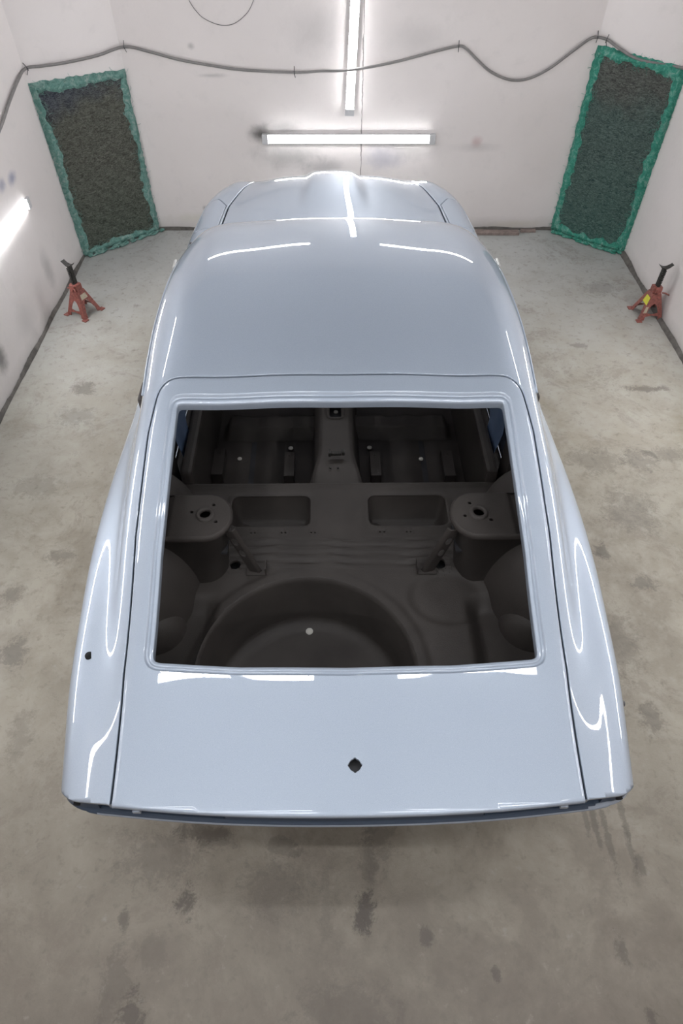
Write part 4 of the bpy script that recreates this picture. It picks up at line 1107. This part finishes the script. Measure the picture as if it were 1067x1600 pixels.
# wheel houses, suspension towers, braces
for s in (-1, 1):
    # housing: flattened dome running fore and aft
    V = []; F = []; na, nb = 40, 22
    for i in range(nb + 1):
        ph = (math.pi / 2) * i / nb
        for k in range(na + 1):
            th = -math.pi / 2 + math.pi * k / na          # around, facing inboard
            ex = .305 * math.cos(ph) ** .7 * max(0, math.cos(th)) ** .7; ey = .40 * math.cos(ph) ** .7 * math.sin(th)
            V.append((s * (.835 - ex), 1.49 + ey, .38 + .36 * math.sin(ph) ** .9))
    for i in range(nb):
        for k in range(na): q = i * (na + 1) + k; F.append((q, q + 1, q + na + 2, q + na + 1))
    cobj('wheel_house', V, F, BLACK)
    # tower
    def D(w_in, y0, y1, out=.80):
        r = (y1 - y0) / 2; yc = (y0 + y1) / 2; P = [(out, y0)]
        for k in range(13): a = -math.pi / 2 - math.pi * k / 12; P.append((w_in + r * .9 + r * .9 * math.cos(a), yc + r * math.sin(a)))
        P.append((out, y1)); return P
    lev = [(.755, 0), (.755, .0)]
    V = []; F = []; outl = [(D(.395, 1.365, 1.555), .748), (D(.388, 1.358, 1.562), .742), (D(.388, 1.356, 1.564), .725), (D(.410, 1.375, 1.545), .700), (D(.44, 1.37, 1.56), .44)]
    n = len(outl[0][0])
    # top plate gridded so the centre hole and studs can be cut
    for P, z in outl: V += [(s * p[0], p[1], z) for p in P]
    for q in range(len(outl) - 1):
        for k in range(n - 1): F.append((q * n + k, q * n + k + 1, (q + 1) * n + k + 1, (q + 1) * n + k))
    tw = cobj('strut_tower', V, F, BLACK)
    P0 = [(s * p[0], p[1]) for p in outl[0][0]]
    V, F = gridsurf(min(p[0] for p in P0), max(p[0] for p in P0), 1.36, 1.56, .006, lambda x, y: .748 - .010 * sst(.0, .03, np.abs(x) - .60))
    V, F = clip(V, F, lambda x, y, z: sdpoly(P0, x, y))
    tx = .485 if s < 0 else .490
    holes = [(s * tx, 1.462, .0195)] + [(s * tx + .052 * math.cos(a), 1.462 + .052 * math.sin(a), .0065) for a in (math.pi / 2 + .5 * s, math.pi + .25 * s if s < 0 else .25 + math.pi, -math.pi / 2 + .9, )]
    for hx_, hy_, hr_ in holes:
        V, F = clip(V, F, lambda x, y, z: hr_ - np.hypot(x - hx_, y - hy_))
    V, F = skirt(V, F, [(-.0005, .001), (-.0005, .006)], lambda v: any(abs(math.hypot(v.x - a, v.y - b) - c) < .002 for a, b, c in holes))
    cobj('tower_plate', V, F, BLACK, tw)
    V = []; F = []
    for z_, rr in ((.748, .034), (.756, .031), (.756, .0205), (.748, .0200)):
        for k in range(28): a = 2 * math.pi * k / 28; V.append((s * tx + rr * math.cos(a), 1.462 + rr * math.sin(a), z_))
    for q in range(3):
        for k in range(28): F.append((q * 28 + k, q * 28 + (k + 1) % 28, (q + 1) * 28 + (k + 1) % 28, (q + 1) * 28 + k))
    cobj('tower_collar', V, F, BLACK, tw)
    bm = bmesh.new(); box(bm, (s * .52, 1.46, .60), (.2, .12, .01)); cbobj('tower_cavity', bm, DARKM, tw)
    # diagonal brace: channel strip with lightening holes
    A_ = Vector((s * .402, 1.425, .715)); B_ = Vector((s * .332, 1.425, .455))
    t_ = (B_ - A_).normalized(); wv = Vector((s * 1.0, .25, 0)); wv = (wv - t_ * wv.dot(t_)).normalized(); nn_ = t_.cross(wv)
    if nn_.y > 0: nn_ = -nn_
    L_ = (B_ - A_).length; ng, nw = 60, 12
    V = []; F = []
    for i in range(ng + 1):
        for k in range(nw + 1):
            u = k / nw * 2 - 1
            V.append((L_ * i / ng, u * .026, 0))
    F = [(i * (nw + 1) + k, i * (nw + 1) + k + 1, (i + 1) * (nw + 1) + k + 1, (i + 1) * (nw + 1) + k) for i in range(ng) for k in range(nw)]
    for q in (.25, .52): V, F = clip(V, F, lambda x, y, z: 1 - np.hypot((x - L_ * q) / .020, y / .012))
    V = [A_ + t_ * v[0] + wv * v[1] + nn_ * (.012 * (1 - min(1, max(0, (abs(v[1]) - .018) / .006)))) for v in V]
    cobj('tower_brace', V, F, BLACK, solid=.004)
    bm = bmesh.new(); box(bm, (s * .33, 1.425, .456), (.075, .05, .005), bev=.002); box(bm, (s * .292, 1.425, .475), (.004, .05, .04)); cbobj('brace_foot', bm, BLACK)
    # inner quarter skin from the deck up to the glass line
    V = []; F = []
    yy = np.linspace(1.88, 2.02, 8)
    bm = bmesh.new(); box(bm, (s * .745, 1.955, .52), (.05, .11, .78), bev=.008); cbobj('door_pillar', bm, BLACK)
    bm = bmesh.new(); box(bm, (s * .70, .62 + .30, .57), (.012, .60, .26)); cbobj('quarter_trim_panel', bm, BLACK)
    bm = bmesh.new(); box(bm, (s * .655, 2.54, .32), (.05, 1.32, .40), bev=.015); cbobj('inner_sill', bm, BLACK)
    V, F = tube(catmull([(s * .70, 1.60, .74), (s * .73, 1.75, .84), (s * .74, 1.9, .87)], 6), .008, 6); cobj('pillar_bead', V, F, BLACK)
# inside corner bumps at the back of the load bay
for s in (-1, 1):
    V = []; F = []; na, nb = 28, 12
    for i in range(nb + 1):
        ph = (math.pi / 2) * i / nb
        for k in range(na): a = 2 * math.pi * k / na; V.append((s * .70 + .12 * math.cos(ph) * math.cos(a), 1.20 + .11 * math.cos(ph) * math.sin(a), .39 + .15 * math.sin(ph)))
    for i in range(nb):
        for k in range(na): F.append((i * na + k, i * na + (k + 1) % na, (i + 1) * na + (k + 1) % na, (i + 1) * na + k))
    cobj('rear_wheel_house_bulge', V, F, BLACK)
bm = bmesh.new(); box(bm, (0, .60, .60), (1.36, .012, .20)); cbobj('inner_tail_panel', bm, BLACK)
bm = bmesh.new(); box(bm, (0, 3.20, .50), (1.5, .012, .72)); cbobj('firewall', bm, BLACK)
# underbody rails and low transport dolly that carries the shell
bm = bmesh.new()
for s in (-1, 1): box(bm, (s * .42, 2.3, .12), (.07, 3.2, .05), bev=.004)
for y in (.9, 1.9, 2.9, 3.7): box(bm, (0, y, .115), (.84, .05, .05), bev=.004)
dol = cbobj('dolly_frame', bm, DARKM)
for s in (-1, 1):
    for y in (.95, 3.65):
        V, F = tube([(s * .42 - .015, y, .0455), (s * .42 + .015, y, .0455)], .045, 20); cobj('caster', V, F, DARKM)
for y in (1.0, 1.9, 2.9):
    for s in (-1, 1):
        bm = bmesh.new(); box(bm, (s * .42, y, .142 if y > 1.5 else .255), (.06, .06, .012 if y > 1.5 else .24)); cbobj('dolly_post', bm, DARKM)
